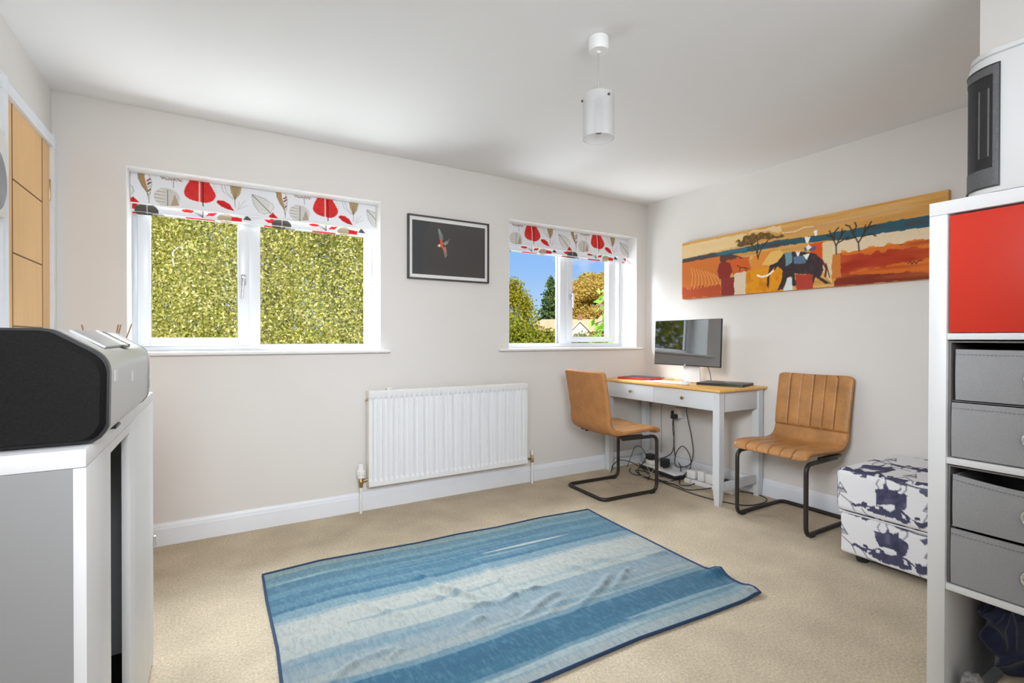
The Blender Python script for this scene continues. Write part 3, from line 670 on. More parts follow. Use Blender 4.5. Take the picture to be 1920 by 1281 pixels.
# ------------------------------------------------------------------ desk
desk = thing('desk', (3.09, 2.65, 0), 'pale grey two-drawer desk with an oak top in the corner', 'desk')
DX0, DX1, DYA, DYB = 2.845, 3.325, 2.10, 3.215
B(2.822, 3.350, 2.082, 3.222, 0.756, 0.775, bev=0.005, seg=3).build('desktop', OAK_TOP, desk)
B(DX0+0.008, DX0+0.02, DYA+0.03, DYB-0.03, 0.628, 0.756).build('front_rail', GREY_PAINT, desk, smooth=False)
for y0, y1 in ((DYA+0.012, DYA+0.03), (DYB-0.03, DYB-0.012)): B(DX0+0.03, DX1-0.03, y0, y1, 0.620, 0.756, bev=0.001).build('side_apron', GREY_PAINT, desk)
B(DX1-0.03, DX1-0.012, DYA+0.03, DYB-0.03, 0.62, 0.756).build('rear_apron', GREY_PAINT, desk, smooth=False)
ymid = 2.669
for y0, y1 in ((DYA+0.05, ymid-0.002), (ymid+0.002, DYB-0.05)):
    d_ = B(DX0-0.002, DX0+0.012, y0, y1, 0.630, 0.752, bev=0.0015).build('drawer', GREY_PAINT, desk)
    yc = (y0+y1)/2-0.018
    m_ = MB().lathe([(0.006, 0.004), (0.005, -0.010), (0.010, -0.014), (0.012, -0.020), (0.009, -0.025)], (DX0-0.002, yc, 0.693), 14, axis='x')
    k = m_.build('knob', BRASS, d_); k['label'] = 'small round brass knob'
for x in (DX0, DX1-0.05):
    for y in (DYA, DYB-0.05):
        m_ = MB(); t = 0.008
        bx = [(x, y), (x+0.05, y), (x+0.05, y+0.05), (x, y+0.05)]; lo = [(x+t, y+t), (x+0.05-t, y+t), (x+0.05-t, y+0.05-t), (x+t, y+0.05-t)]
        lv = [(*q, 0.756) for q in bx]+[(*q, 0.12) for q in bx]+[(*q, 0.0) for q in lo]
        ff = [(0, 1, 2, 3), (8, 9, 10, 11)]+[(a*4+i, a*4+(i+1) % 4, a*4+4+(i+1) % 4, a*4+4+i) for a in (0, 1) for i in range(4)]
        m_.add(lv, ff).build('leg', GREY_PAINT, desk, smooth=False)
for y in (DYA+0.015, DYB-0.037): B(DX0+0.048, DX1-0.048, y, y+0.022, 0.092, 0.145, bev=0.001).build('side_stretcher', GREY_PAINT, desk)
B(DX1-0.037, DX1-0.013, DYA+0.05, DYB-0.05, 0.065, 0.128, bev=0.001).build('rear_stretcher', GREY_PAINT, desk)
ZT = 0.775

# ------------------------------------------------------------------ monitor and desk things
mon = thing('monitor', (3.12, 2.54, ZT), 'large black flat screen monitor on a white stand on the desk', 'monitor')
B(3.05, 3.062, 2.243, 2.858, 0.905, 1.254, bev=0.003).build('housing', BLACK_PL, mon)
B(3.0482, 3.0502, 2.247, 2.854, 0.912, 1.250).build('screen', SCREEN, mon, smooth=False)
B(3.062, 3.085, 2.33, 2.77, 0.93, 1.18, bev=0.01).build('rear_casing', WHITE_PL, mon)
m_ = MB().prism([(2.615, 0.93), (2.467, 0.93), (2.452, ZT+0.006), (2.606, ZT+0.006)], 'x', 3.10, 3.112)
m_.prism([(3.10, ZT+0.001), (3.30, ZT+0.001), (3.30, ZT+0.008), (3.10, ZT+0.008)], 'y', 2.535, 2.615); m_.box(3.085, 3.10, 2.50, 2.58, 0.92, 1.05)
m_.build('stand', WHITE_PL, mon, smooth=False)
MB().tube(spline([(3.075, 2.392, 0.94), (3.12, 2.39, 0.88), (3.16, 2.405, 0.80), (3.18, 2.42, ZT+0.004)]), 0.004, 8).build('cable', CORD, mon)
m_ = MB().lathe([(0.001, 0), (0.012, 0.001), (0.012, 0.004), (0.001, 0.005)], (3.0455, 2.552, 0.905), 12, axis='x').build('power_light', CHROME, mon)
def slab(c, size, rot, z0, z1, bev, M=None): return MB().box(-size[0]/2, size[0]/2, -size[1]/2, size[1]/2, z0, z1, bev=bev, M=Matrix.Translation((c[0], c[1], 0)) @ Matrix.Rotation(R(rot), 4, 'Z'))
TILT = Matrix.Translation((3.06, 0, 0.91)) @ Matrix.Rotation(R(2.2), 4, 'Y') @ Matrix.Translation((-3.06, 0, -0.91))
for c_ in mon.children:
    if c_.name.split('.')[0] in ('housing', 'screen', 'rear_casing', 'power_light'):
        c_.data.transform(Matrix.Translation(-ORG[mon.name]) @ TILT @ Matrix.Translation(ORG[mon.name]))
lp = thing('laptop', (3.20, 2.315, ZT), 'closed dark grey laptop at the front corner of the desk', 'laptop')
LR = -17
slab((3.172, 2.298), (0.235, 0.325), 17, ZT+0.001, ZT+0.010, 0.003).build('base', LAPTOP, lp)
slab((3.172, 2.298), (0.235, 0.325), 17, ZT+0.0115, ZT+0.019, 0.003).build('lid', LAPTOP, lp)
slab((3.19, 2.293), (0.03, 0.035), 17, ZT+0.019, ZT+0.0196, 0).build('logo', CHROME, lp, smooth=False)['label'] = 'small bright logo on the laptop lid'
fd = thing('folder', (3.06, 2.99, ZT), 'thin dark folder with red edges lying on the far end of the desk', 'folder')
slab((3.045, 3.0), (0.22, 0.31), 14, ZT+0.001, ZT+0.016, 0.002).build('cover', RED_COV, fd)
slab((3.055, 3.005), (0.19, 0.26), 14, ZT+0.016, ZT+0.019, 0.001).build('top_board', LAPTOP, fd)
tag(slab((2.99, 2.70), (0.15, 0.30), 8, ZT+0.0005, ZT+0.0025, 0).build('paper_sheet', PAPER, smooth=False), 'white sheet of paper in front of the monitor stand', 'paper')
tag(slab((3.165, 2.84), (0.01, 0.13), 40, ZT+0.001, ZT+0.009, 0.003).build('pen', mat('grey_pen', (0.35, 0.36, 0.33), 0.4, var=0.05)), 'slim grey pen lying beside the dark folder', 'pen')
m_ = MB()
for k, (r_, h_) in enumerate([(0.03, 0.0)]): pass
m_.lathe([(0.030, 0.0), (0.034, 0.004), (0.033, 0.012), (0.026, 0.021), (0.012, 0.026), (0.001, 0.027)], (0, 0, 0), 24)
m_.v = [(2.925+q[0]*0.95, 2.465+q[1]*1.55, ZT+0.001+q[2]) for q in m_.v]
tag(m_.build('mouse', WHITE_PL), 'white computer mouse on the desk between paper and laptop', 'mouse')

# ------------------------------------------------------------------ chairs
CW_, TH = 0.455, 0.04
PROF = [(0.262, 0.428), (0.258, 0.448), (0.240, 0.463), (0.205, 0.471), (0.10, 0.469), (0.0, 0.462), (-0.08, 0.462), (-0.135, 0.474), (-0.172, 0.508), (-0.188, 0.56), (-0.198, 0.62), (-0.212, 0.70), (-0.226, 0.78), (-0.240, 0.85), (-0.248, 0.885)]
def chair_shell():
    P = [Vector(q) for q in spline([(a, 0, b) for a, b in PROF], 8)]
    n = len(P); nrm = []
    for i in range(n):
        t = (P[min(i+1, n-1)]-P[max(i-1, 0)]).normalized(); nrm.append(Vector((t.z, 0, -t.x)) if False else Vector((t.z, 0, -t.x)))
    return P, nrm
SP, SN = chair_shell()
iseam = min(range(len(SP)), key=lambda i: abs(SP[i].z-0.548)+(0 if SP[i].x < -0.1 else 9))
NY = 150
def shell_part(i0, i1, kind):
    """one upholstered pad: padded channelled front, plain back, rolled edges"""
    m_ = MB(); top = []; bot = []; rows = i1-i0+1
    for r_ in range(rows):
        i = i0+r_; p, nn = SP[i], SN[i]
        s_ = (i-i0)/(rows-1)
        zz = p.z
        wtop = 1.0
        if p.x < -0.1: wtop = 1.0+0.02*min(1, max(0, (zz-0.55)/0.3))
        else: wtop = 1.0+0.03*max(0, 1-abs(p.x-0.12)/0.2)
        rt_, rb_ = [], []
        for j in range(NY+1):
            f = -1+2*j/NY
            hw = CW_/2*wtop
            # corner rounding at the free ends
            endd = (len(SP)-1-i) if kind == 'back' else i
            cr_ = 0.035*max(0, 1-endd/6.0)**2
            y = f*(hw-cr_)
            edge = 1-abs(f)
            roll = min(1, edge/0.09); roll = math.sqrt(max(0, 1-(1-roll)**2))
            dish = 0.014*f*f if kind == 'back' else 0.010*f*f
            gr = 0.0
            ch = (f+0.0)*3.0/0.94
            on_rib = 0.02 < s_ and (kind == 'back' and s_ > 0.02 and s_ < 0.985 or kind == 'seat' and 0.0 < s_ < 0.62)
            if on_rib:
                d = abs(ch-round(ch)) if abs(round(ch)) <= 2 else 1
                gr = -0.0125*math.exp(-(d/0.036)**2)+0.0045*abs(math.sin(PI*ch))**0.7
            # waist seam and end rolls
            sd = abs(i-iseam); gr += -0.006*math.exp(-(sd/1.0)**2)
            er = math.sqrt(max(0, 1-(1-min(1, (endd+0.15)/3.0))**2))
            th = TH*(0.8+0.35*math.exp(-((i-iseam+10)/12.0)**2))
            mid = p+Vector((0, y, 0))-nn*(-1)*0+nn*0
            q = p+Vector((0, y, 0))+nn*(-(-1)*0)
            topo = (dish+gr)*1.0
            rt_.append(p+Vector((0, y, 0))+nn*(topo-(1-roll*er)*th*0.5))
            rb_.append(p+Vector((0, y, 0))+nn*(dish-th+(1-roll*er)*th*0.45))
        top.append(rt_); bot.append(rb_)
    vs = [q for r_ in top for q in r_]+[q for r_ in bot for q in r_]
    W_ = NY+1; N0 = rows*W_; ff = []; mi = []
    for r_ in range(rows-1):
        for j in range(NY):
            a = r_*W_+j
            ff.append((a, a+1, a+W_+1, a+W_)); mi.append(0)
            ff.append((N0+a, N0+a+W_, N0+a+W_+1, N0+a+1)); mi.append(1)
        for j in (0, NY):
            a = r_*W_+j; ff.append((a, a+W_, N0+a+W_, N0+a) if j == 0 else (a, N0+a, N0+a+W_, a+W_)); mi.append(1)
    for r_ in (0, rows-1):
        for j in range(NY):
            a = r_*W_+j; ff.append((a, N0+a, N0+a+1, a+1) if r_ == 0 else (a, a+1, N0+a+1, N0+a)); mi.append(1)
    m_.add(vs, ff); m_.m = mi
    return m_
def make_chair():
    t = local(thing('dining_chair', (0, 0, 0)))
    shell_part(0, iseam, 'seat').build('seat', [LEATHER, LEATHER_B], t, ang=70)
    shell_part(iseam, len(SP)-1, 'back').build('backrest', [LEATHER, LEATHER_B], t, ang=70)
    path = []
    yy = 0.212
    def side(s_): return [(-0.075, s_*yy, 0.414), (0.19, s_*yy, 0.414), (0.243, s_*yy, 0.385), (0.243, s_*yy, 0.013), (-0.243, s_*yy, 0.013)]
    pts = side(1)[:1]+side(1)[1:2]+[(0.243, yy, 0.410)]+[(0.243, yy, 0.013), (-0.243, yy, 0.013), (-0.243, -yy, 0.013), (0.243, -yy, 0.013), (0.243, -yy, 0.410), (0.19, -yy, 0.414), (-0.075, -yy, 0.414)]
    pts = [(-0.075, yy, 0.412), (0.243, yy, 0.408), (0.243, yy, 0.013), (-0.243, yy, 0.013), (-0.243, -yy, 0.013), (0.243, -yy, 0.013), (0.243, -yy, 0.408), (-0.075, -yy, 0.412)]
    P = [Vector(q) for q in pts]
    path = fillet(pts, 0.05, 7)
    # tighten the two rear corners
    MB().tube(path, 0.0125, 10).build('cantilever_frame', BLACK_METAL, t)
    for s_ in (-1, 1): B(-0.11, 0.10, s_*0.212-0.016, s_*0.212+0.016, 0.417, 0.432, bev=0.003).build('seat_bracket', BLACK_METAL, t)
    for s_ in (-1, 1): B(0.17, 0.215, s_*0.212-0.017, s_*0.212+0.017, 0.0, 0.016, bev=0.004).build('floor_glide', BLACK_PL, t)
    # centre seam down the outside of the back
    return t
ch1 = make_chair()
tag(ch1, 'tan leather cantilever chair pushed up to the desk with its back turned', 'chair', 'tan cantilever chairs')
ch2 = ch1.copy(); COL.objects.link(ch2)
for c_ in list(ch1.children):
    q = c_.copy(); COL.objects.link(q); q.parent = ch2
ch1.location = (2.508, 2.765, 0); ch1.rotation_euler.z = R(-3)
ch2.location = (3.060, 1.737, 0); ch2.rotation_euler.z = R(180)
tag(ch2, 'tan leather cantilever chair against the right wall with ribbed front facing the room', 'chair', 'tan cantilever chairs')

# ------------------------------------------------------------------ ottoman
def rounded_box(x0, x1, y0, y1, z0, z1, r, step):
    nx, ny, nz_ = max(2, int((x1-x0)/step)), max(2, int((y1-y0)/step)), max(2, int((z1-z0)/step))
    m_ = MB(); idx = {}
    def vert(i, j, k):
        key = (i, j, k)
        if key in idx: return idx[key]
        p = Vector((x0+(x1-x0)*i/nx, y0+(y1-y0)*j/ny, z0+(z1-z0)*k/nz_))
        q = Vector((min(max(p.x, x0+r), x1-r), min(max(p.y, y0+r), y1-r), min(max(p.z, z0+r), z1-r)))
        d = p-q
        if d.length > 1e-9: p = q+d.normalized()*min(r, d.length) if d.length > 0 else p
        idx[key] = len(m_.v); m_.v.append(tuple(p)); return idx[key]
    def face(a, b, c_, d): m_.f.append((vert(*a), vert(*b), vert(*c_), vert(*d))); m_.m.append(0)
    for i in range(nx):
        for j in range(ny):
            for k in (0, nz_): face((i, j, k), (i+1, j, k), (i+1, j+1, k), (i, j+1, k))
    for i in range(nx):
        for k in range(nz_):
            for j in (0, ny): face((i, j, k), (i+1, j, k), (i+1, j, k+1), (i, j, k+1))
    for j in range(ny):
        for k in range(nz_):
            for i in (0, nx): face((i, j, k), (i, j+1, k), (i, j+1, k+1), (i, j, k+1))
    return m_
INK = (72, 72, 98); INK2 = (112, 114, 142)
def motif(ras, du, dv):
    def S(p): return [(x/1000.+du, y/1000.+dv) for x, y in p]
    def P(p, c=INK, al=0.97, wob=0.012): return ras.poly(S(p), c, al, wob=wob)
    b_ = P([(175,389),(211,390),(220,436),(231,404),(248,402),(278,435),(270,401),(303,387),(295,340),(282,312),(262,333),(236,336),(205,330),(182,326)])
    ras.mix(b_*np.clip(ras.noise(0.025, 5), 0, 1)*0.75, INK2); ras.mix(b_*np.clip(ras.noise(0.014, 6), 0, 1)*0.4, (40, 40, 58))
    P([(69,306),(100,300),(132,302),(155,302),(183,322),(209,312),(226,290),(200,262),(178,267),(155,278),(118,284),(77,290)])
    P([(262,330),(304,306),(349,290),(386,299),(420,300),(420,272),(386,272),(349,268),(304,276),(279,262),(250,285)])
    P([(196,318),(260,312),(262,270),(210,262)])
    for q in ([(138,294),(150,297),(166,272),(156,262),(142,268)], [(208,330),(244,334),(262,318),(240,302),(210,308)], [(286,306),(300,300),(304,284),(288,288)], [(316,292),(330,290),(336,262),(318,262)], [(178,312),(192,314),(190,298),(176,298)]): ras.poly(S(q), (229, 230, 234), 0.95, wob=0.004)
    L = 0.0032
    for q in ([(2,343),(22,387),(52,343),(2,343)], [(7,352),(47,351)], [(12,356),(40,357)], [(14,362),(36,362)], [(19,328),(4,300),(8,271)], [(25,327),(70,299),(89,261)], [(22,340),(14,326)], [(191,441),(182,418),(193,400)], [(303,445),(301,418),(287,398)], [(220,436),(215,452),(246,462)], [(278,435),(300,455)], [(120,284),(140,256),(180,250)], [(350,266),(352,246),(380,240)]):
        ras.line(S(q), L, (70, 70, 86))
    for x, y in ((128, 312), (136, 310), (340, 300), (348, 302), (152, 284)): ras.ell(x/1000.+du, y/1000.+dv, 0.008, 0.007, INK)
    # squiggle along the upper edge
    P([(44,452),(69,449),(88,452),(117,470),(200,478),(166,459),(150,447),(138,429),(114,433),(126,448),(88,445),(59,447)], INK, 0.9, 0.012)
    for q in ([(100,455),(130,462),(170,462),(200,452),(240,450),(290,446),(340,440),(400,442)], [(240,452),(262,444),(300,440)]): ras.line(S(q), 0.005, (60, 60, 78))
    P([(350,428),(372,436),(392,430),(388,410),(362,408)], INK, 0.85)
def otto_piece(name, dims, r, parent, dv):
    x0, x1, y0, y1, z0, z1 = dims
    m_ = rounded_box(*dims, r, 0.0042); o = m_.build(name, OTTO_F, parent, ang=60)
    V = np.array([v.co[:] for v in o.data.vertices])+np.array(ORG[o.name])
    NRM = np.array([v.normal[:] for v in o.data.vertices])
    cols = np.zeros((len(V), 3))
    for face in (0, 1, 2):
        if face == 0: U, W_ = 1.32-V[:, 1], V[:, 2]                # towards the room
        elif face == 1: U, W_ = 0.01+V[:, 0]-2.715+0.25, V[:, 2]    # sides
        else: U, W_ = 1.32-V[:, 1], z1-0.004+0.55*(V[:, 0]-2.715)          # top, flowing on from the front edge
        ras = Ras(0.8, 0.8, 2, 2, (226, 226, 228)); ras.U, ras.V = np.abs(U)[None, :], np.abs(W_)[None, :]; ras.w = 0.9; ras.h = 0.9
        ras.nx = 190
        ras.a = np.ones((1, len(V), 3))*np.array((228, 228, 231))/255.
        for du in (0, 0.365): 
            motif(ras, du, dv)
            if face == 2: motif(ras, du-0.12, dv+0.17); motif(ras, du+0.05, dv+0.33)
        sel = np.argmax(np.abs(NRM), axis=1)
        pick = (sel == {0: 0, 1: 1, 2: 2}[face])
        cols[pick] = ras.a[0][pick]
    paint(o, tolin(cols)); return o
ot = thing('ottoman', (3.0, 1.0, 0), 'white upholstered ottoman with navy ink-blot print beside the shelf unit', 'ottoman')
otto_piece('cushion', (2.708, 3.335, 0.66, 1.322, 0.243, 0.458), 0.032, ot, 0.0)
otto_piece('base', (2.722, 3.330, 0.675, 1.306, 0.032, 0.240), 0.018, ot, -0.212)
MB().tube([(2.722, 0.675, 0.241), (2.722, 1.306, 0.241), (3.33, 1.306, 0.241)], 0.004, 6).build('piping', mat('white_piping', (0.75, 0.75, 0.76), 0.9, var=0.02), ot)
for x in (2.775, 3.27):
    for y in (1.225, 0.75): MB().lathe([(0.024, 0), (0.027, 0.006), (0.030, 0.036)], (x, y, 0), 18).build('foot', BLACK_PL, ot)

# ------------------------------------------------------------------ rug
HX = [(0.187, 2.575), (0.443, 2.596), (0.715, 2.571), (0.947, 2.55), (1.159, 2.551), (1.4, 2.528), (1.71, 2.527), (2.064, 2.493)]
NX_ = [(0.178, 1.35), (0.55, 1.335), (0.892, 1.322), (1.103, 1.323), (1.342, 1.322), (1.697, 1.297), (2.018, 1.284)]
LE = [(0.187, 2.575), (0.183, 2.311), (0.186, 2.048), (0.187, 1.936), (0.180, 1.749), (0.176, 1.55), (0.178, 1.35)]
RE = [(2.064, 2.493), (2.047, 2.26), (2.033, 1.927), (2.024, 1.738), (2.020, 1.56), (2.040, 1.50), (2.018, 1.284)]
def interp(pts, t, ax_):
    P = np.array(pts); d = np.r_[0, np.cumsum(np.hypot(*np.diff(P, axis=0).T))]; d /= d[-1]
    return np.stack([np.interp(t, d, P[:, 0]), np.interp(t, d, P[:, 1])], -1)
NU, NV = 340, 230
u = np.linspace(0, 1, NU+1); v = np.linspace(0, 1, NV+1)
top, botm, lef, rig = interp(HX, u, 0), interp(NX_, u, 0), interp(LE, v, 1), interp(RE, v, 1)
UU, VV = np.meshgrid(u, v)
Q = ((1-VV)[..., None]*top[None]+VV[..., None]*botm[None]+(1-UU)[..., None]*lef[:, None]+UU[..., None]*rig[:, None]
     - ((1-UU)*(1-VV))[..., None]*top[0]-(UU*(1-VV))[..., None]*top[-1]-((1-UU)*VV)[..., None]*botm[0]-(UU*VV)[..., None]*botm[-1])
RIDGE = [(758,2126,852,1901),(827,2142,924,1896),(862,2037,1001,1801),(1119,2122,1108,1851),(1108,1851,1247,1808),(1419,2010,1528,1816),(1537,1992,1750,1797),(1471,1675,1586,1751),(1496,1634,1650,1712),(1593,1687,1694,1749),(1146,1622,1297,1699),(1034,1645,1194,1710),(1020,1790,1132,1823),(324,1662,433,1722),(433,1722,545,1723),(511,1675,578,1703),(838,1720,917,1737),(510,2117,644,1898),(812,2241,838,2135),(1862,1818,2015,1763),(867,1880,996,1792),(1123,1705,1298,1738),(1249,1583,1551,1712)]
Hh = np.zeros(UU.shape)
rr = np.random.default_rng(3)
for a in RIDGE:
    x0, y0, x1, y1 = [q/1000. for q in a]; dx, dy = x1-x0, y1-y0; L = dx*dx+dy*dy
    t = ((Q[..., 0]-x0)*dx+(Q[..., 1]-y0)*dy)/L; tc_ = np.clip(t, 0, 1)
    bend = 0.012*np.sin(tc_*PI*1.3)
    d = np.hypot(Q[..., 0]-x0-tc_*dx+bend, Q[..., 1]-y0-tc_*dy)
    Hh += rr.uniform(0.010, 0.020)*np.exp(-(d/rr.uniform(0.011, 0.019))**2)*np.sin(PI*np.clip(tc_*0.86+0.07, 0, 1))
def lown(x, y): return 0.5*np.sin(3.1*x+1.3*y)+0.3*np.sin(7.3*x-4.1*y+1)+0.2*np.sin(13*x+9*y)
Hh += 0.0025*(1+lown(Q[..., 0], Q[..., 1]))
edge_ = np.minimum(np.minimum(UU*1.86, (1-UU)*1.86), np.minimum(VV, 1-VV)*1.2)
Hh *= np.clip(edge_/0.05, 0.15, 1)
Hh += 0.03*np.exp(-(((Q[..., 0]-2.02)/0.07)**2+((Q[..., 1]-1.50)/0.03)**2))+0.022*np.exp(-(((Q[..., 0]-2.0)/0.05)**2+((Q[..., 1]-1.32)/0.04)**2))
Q3 = np.dstack([Q, 0.006+Hh])
rs = Ras(1.86, 1.22, NU, NV, (90, 140, 170)); rs.U, rs.V = UU*1.86, VV*1.22
wv = 0.012*rs.noise(0.30, 41, sx=1.6)+0.006*rs.noise(0.06, 42, sx=2.2)+0.0025*rs.noise(0.014, 43)
VW = rs.V+wv+0.012*(UU-0.5)
BANDS = [(0.0, (132, 160, 162)), (0.062, (96, 138, 156)), (0.115, (112, 152, 166)), (0.150, (74, 122, 146)), (0.215, (92, 140, 160)), (0.262, (70, 120, 146)), (0.325, (82, 130, 152)), (0.372, (58, 110, 140)), (0.400, (118, 154, 168)), (0.462, (152, 172, 178)), (0.485, (182, 190, 184)), (0.640, (176, 187, 183)), (0.722, (136, 160, 170)), (0.800, (146, 165, 172)), (0.862, (160, 174, 174)), (0.915, (112, 148, 164)), (0.948, (50, 106, 136)), (1.075, (58, 114, 142)), (1.118, (106, 148, 166)), (1.138, (140, 170, 180)), (1.175, (166, 182, 184))]
rs.a[:] = np.array(BANDS[0][1])/255.
for z_, c_ in BANDS[1:]: rs.mix(np.clip((VW-z_)/0.006+0.5, 0, 1), c_)
def streak(u0, u1, vc, hw, c_, al, seed):
    t_ = (rs.U-u0)/(u1-u0); prof_w = np.clip(np.sin(PI*np.clip(t_, 0, 1)), 0, 1)**0.6
    d_ = np.abs(rs.V+0.012*(UU-0.5)+0.006*rs.noise(0.1, seed, sx=2)-vc+0.02*(t_-0.5)*0)
    rs.mix(np.clip((hw*prof_w-d_)/0.004+0.5, 0, 1)*((t_ > 0) & (t_ < 1))*al, c_)
streak(0.02, 0.34, 0.135, 0.007, (150, 184, 188), 0.9, 1); streak(0.98, 1.52, 0.296, 0.011, (192, 202, 198), 0.95, 2); streak(0.9, 1.3, 0.335, 0.008, (140, 170, 180), 0.8, 3)
streak(0.35, 1.2, 0.20, 0.010, (118, 156, 168), 0.7, 4); streak(0.5, 1.4, 0.245, 0.012, (56, 108, 138), 0.7, 5); streak(0.1, 0.8, 0.32, 0.010, (104, 146, 162), 0.7, 6)
streak(0.25, 0.95, 0.60, 0.016, (140, 164, 172), 0.75, 7); streak(0.9, 1.8, 0.66, 0.014, (150, 172, 178), 0.7, 8); streak(0.6, 1.8, 0.545, 0.008, (196, 200, 192), 0.7, 9)
streak(0.02, 0.6, 0.77, 0.018, (112, 148, 164), 0.6, 10); streak(0.7, 1.85, 0.89, 0.016, (104, 144, 162), 0.6, 11); streak(1.0, 1.85, 0.84, 0.014, (128, 156, 168), 0.7, 12)
streak(0.4, 1.5, 1.02, 0.022, (46, 100, 130), 0.6, 13); streak(1.2, 1.86, 1.105, 0.012, (150, 178, 188), 0.9, 14); streak(0.5, 1.3, 1.150, 0.014, (176, 194, 198), 0.8, 15)
stn = rs.noise(0.006, 44, sx=1.0, sy=3.5); rs.mix(np.clip(stn, 0, 1)*0.22, (196, 212, 214)); rs.mix(np.clip(-stn, 0, 1)*0.16, (50, 90, 120))
rs.a *= np.array((0.85, 0.835, 0.83))
m_ = MB(); m_.v = [tuple(p) for p in Q3.reshape(-1, 3)]
m_.f = [(j*(NU+1)+i, (j+1)*(NU+1)+i, (j+1)*(NU+1)+i+1, j*(NU+1)+i+1) for j in range(NV) for i in range(NU)]; m_.m = [0]*len(m_.f)
rug = thing('rug', (1.1, 1.93, 0), 'blue and white striped woven rug lying creased on the carpet', 'rug')
o = m_.build('woven_cloth', RUG, rug, fix=False, ang=180); paint(o, rs.lin())
loop = [Q3[0, i] for i in range(0, NU, 5)]+[Q3[j, NU] for j in range(0, NV, 5)]+[Q3[NV, i] for i in range(NU, 0, -5)]+[Q3[j, 0] for j in range(NV, 0, -5)]
MB().tube([(q[0], q[1], max(0.0065, q[2])) for q in loop], 0.0062, 6, closed=True).build('hem', HEM, rug)['label'] = 'navy stitched hem'

# ------------------------------------------------------------------ white cabinet (left foreground)
cab = thing('cabinet', (-0.42, 1.57, 0), 'white sliding-door cabinet along the left wall in front of the oak door', 'cabinet')
CX0, CX1, CYA, CYB, CZ = -0.66, -0.184, 1.066, 2.085, 0.926
B(CX0, CX1, CYA, CYB, CZ-0.030, CZ, bev=0.0015).build('top_panel', CAB_WHITE, cab)
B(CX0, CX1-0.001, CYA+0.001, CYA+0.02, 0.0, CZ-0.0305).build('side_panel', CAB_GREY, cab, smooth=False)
B(CX0, CX1-0.001, CYB-0.02, CYB-0.001, 0.0, CZ-0.0305).build('side_panel', CAB_WHITE, cab, smooth=False)
B(CX0, CX0+0.012, CYA+0.02, CYB-0.02, 0.02, CZ-0.03).build('back_panel', DARK_IN, cab, smooth=False)  # shade inside the cabinet put in as black colour, here and below
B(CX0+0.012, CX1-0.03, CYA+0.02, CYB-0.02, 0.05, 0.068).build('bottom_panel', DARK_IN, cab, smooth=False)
B(CX1-0.017, CX1, CYA, 1.288, 0.04, CZ-0.0305, bev=0.001).build('front_stile', CAB_WHITE, cab)
B(CX1-0.017, CX1, 1.288, 1.551, CZ-0.05, CZ-0.0305).build('header', CAB_WHITE, cab, smooth=False)
B(CX1-0.017, CX1, 1.551, CYB, 0.04, CZ-0.0305, bev=0.001).build('sliding_door', CAB_WHITE, cab)
B(CX1-0.040, CX1-0.024, CYA+0.022, 1.36, 0.045, CZ-0.052, bev=0.001).build('sliding_door', mat('cream_door', (0.74, 0.73, 0.68), 0.5, var=0.01), cab)
B(CX1-0.03, CX1-0.004, CYA+0.02, CYB-0.02, 0.0, 0.038).build('plinth', CAB_WHITE, cab, smooth=False)
B(CX1-0.002, CX1+0.008, CYB-0.006, CYB+0.004, 0.395, 0.433, bev=0.002).build('door_catch', CHROME, cab)

# ------------------------------------------------------------------ speaker on the cabinet
spk = thing('speaker', (-0.40, 1.39, CZ), 'silver cased speaker with black cloth front on top of the white cabinet', 'speaker')
HALF = [(-0.190, 0.9300), (-0.181, 0.9315), (-0.173, 0.9365), (-0.166, 0.946), (-0.1615, 0.956), (-0.160, 1.050), (-0.161, 1.060), (-0.164, 1.069), (-0.1685, 1.077), (-0.175, 1.084), (-0.182, 1.0895), (-0.228, 1.1195), (-0.236, 1.1235), (-0.248, 1.1255)]
mirx = -0.80
prof_ = HALF+[(mirx-x, z) for x, z in HALF[::-1]]
MB().prism(prof_, 'y', 1.125, 1.69).build('casing', SILVER, spk, ang=28)
def inset(poly, d):
    cx, cz = sum(q[0] for q in poly)/len(poly), sum(q[1] for q in poly)/len(poly)
    return [(x+(d if x < cx else -d), z+(d if z < cz else -d)) for x, z in poly]
MB().prism(inset(prof_, -0.001), 'y', 1.108, 1.126).build('front_trim', BLACK_PL, spk, ang=28)
a_, b_ = inset(prof_, 0.003), inset(prof_, 0.0085); n_ = len(a_)
m_ = MB().add([(x, 1.108, z) for x, z in a_]+[(x, 1.082, z) for x, z in b_], [tuple(range(n_, 2*n_))]+[(i, (i+1) % n_, n_+(i+1) % n_, n_+i) for i in range(n_)])
m_.build('cloth_front', GRILLE_F, spk, ang=30)
MB().prism(inset(prof_, -0.0015), 'y', 1.69, 1.712).build('rear_cover', mat('grey_rear_cover', (0.30, 0.30, 0.31), 0.4, 0.2, var=0.04), spk, ang=28)
sl = Vector((0.062, 0, -0.0385)).normalized(); up_s = Vector((0.0385, 0, 0.062)).normalized()
def slope_box(y0, y1, a0, a1, h0, h1):   # lies on the slanted shoulder
    c0 = Vector((-0.236, 0, 1.1245)); vs = []
    for y in (y0, y1):
        for a, h in ((a0, h0), (a1, h0), (a1, h1), (a0, h1)):
            q = c0+sl*a+up_s*h; vs.append((q.x, y, q.z))
    return MB().add(vs, [(0, 1, 2, 3), (4, 5, 6, 7), (0, 1, 5, 4), (1, 2, 6, 5), (2, 3, 7, 6), (3, 0, 4, 7)])
slope_box(1.21, 1.43, 0.004, 0.064, 0.0, 0.004).build('lid_flap', SILVER_D, spk, smooth=False)
slope_box(1.433, 1.47, 0.004, 0.066, 0.0, 0.006).build('display_bar', mat('pale_bar', (0.70, 0.70, 0.70), 0.3, 0.2, var=0.02), spk, smooth=False)
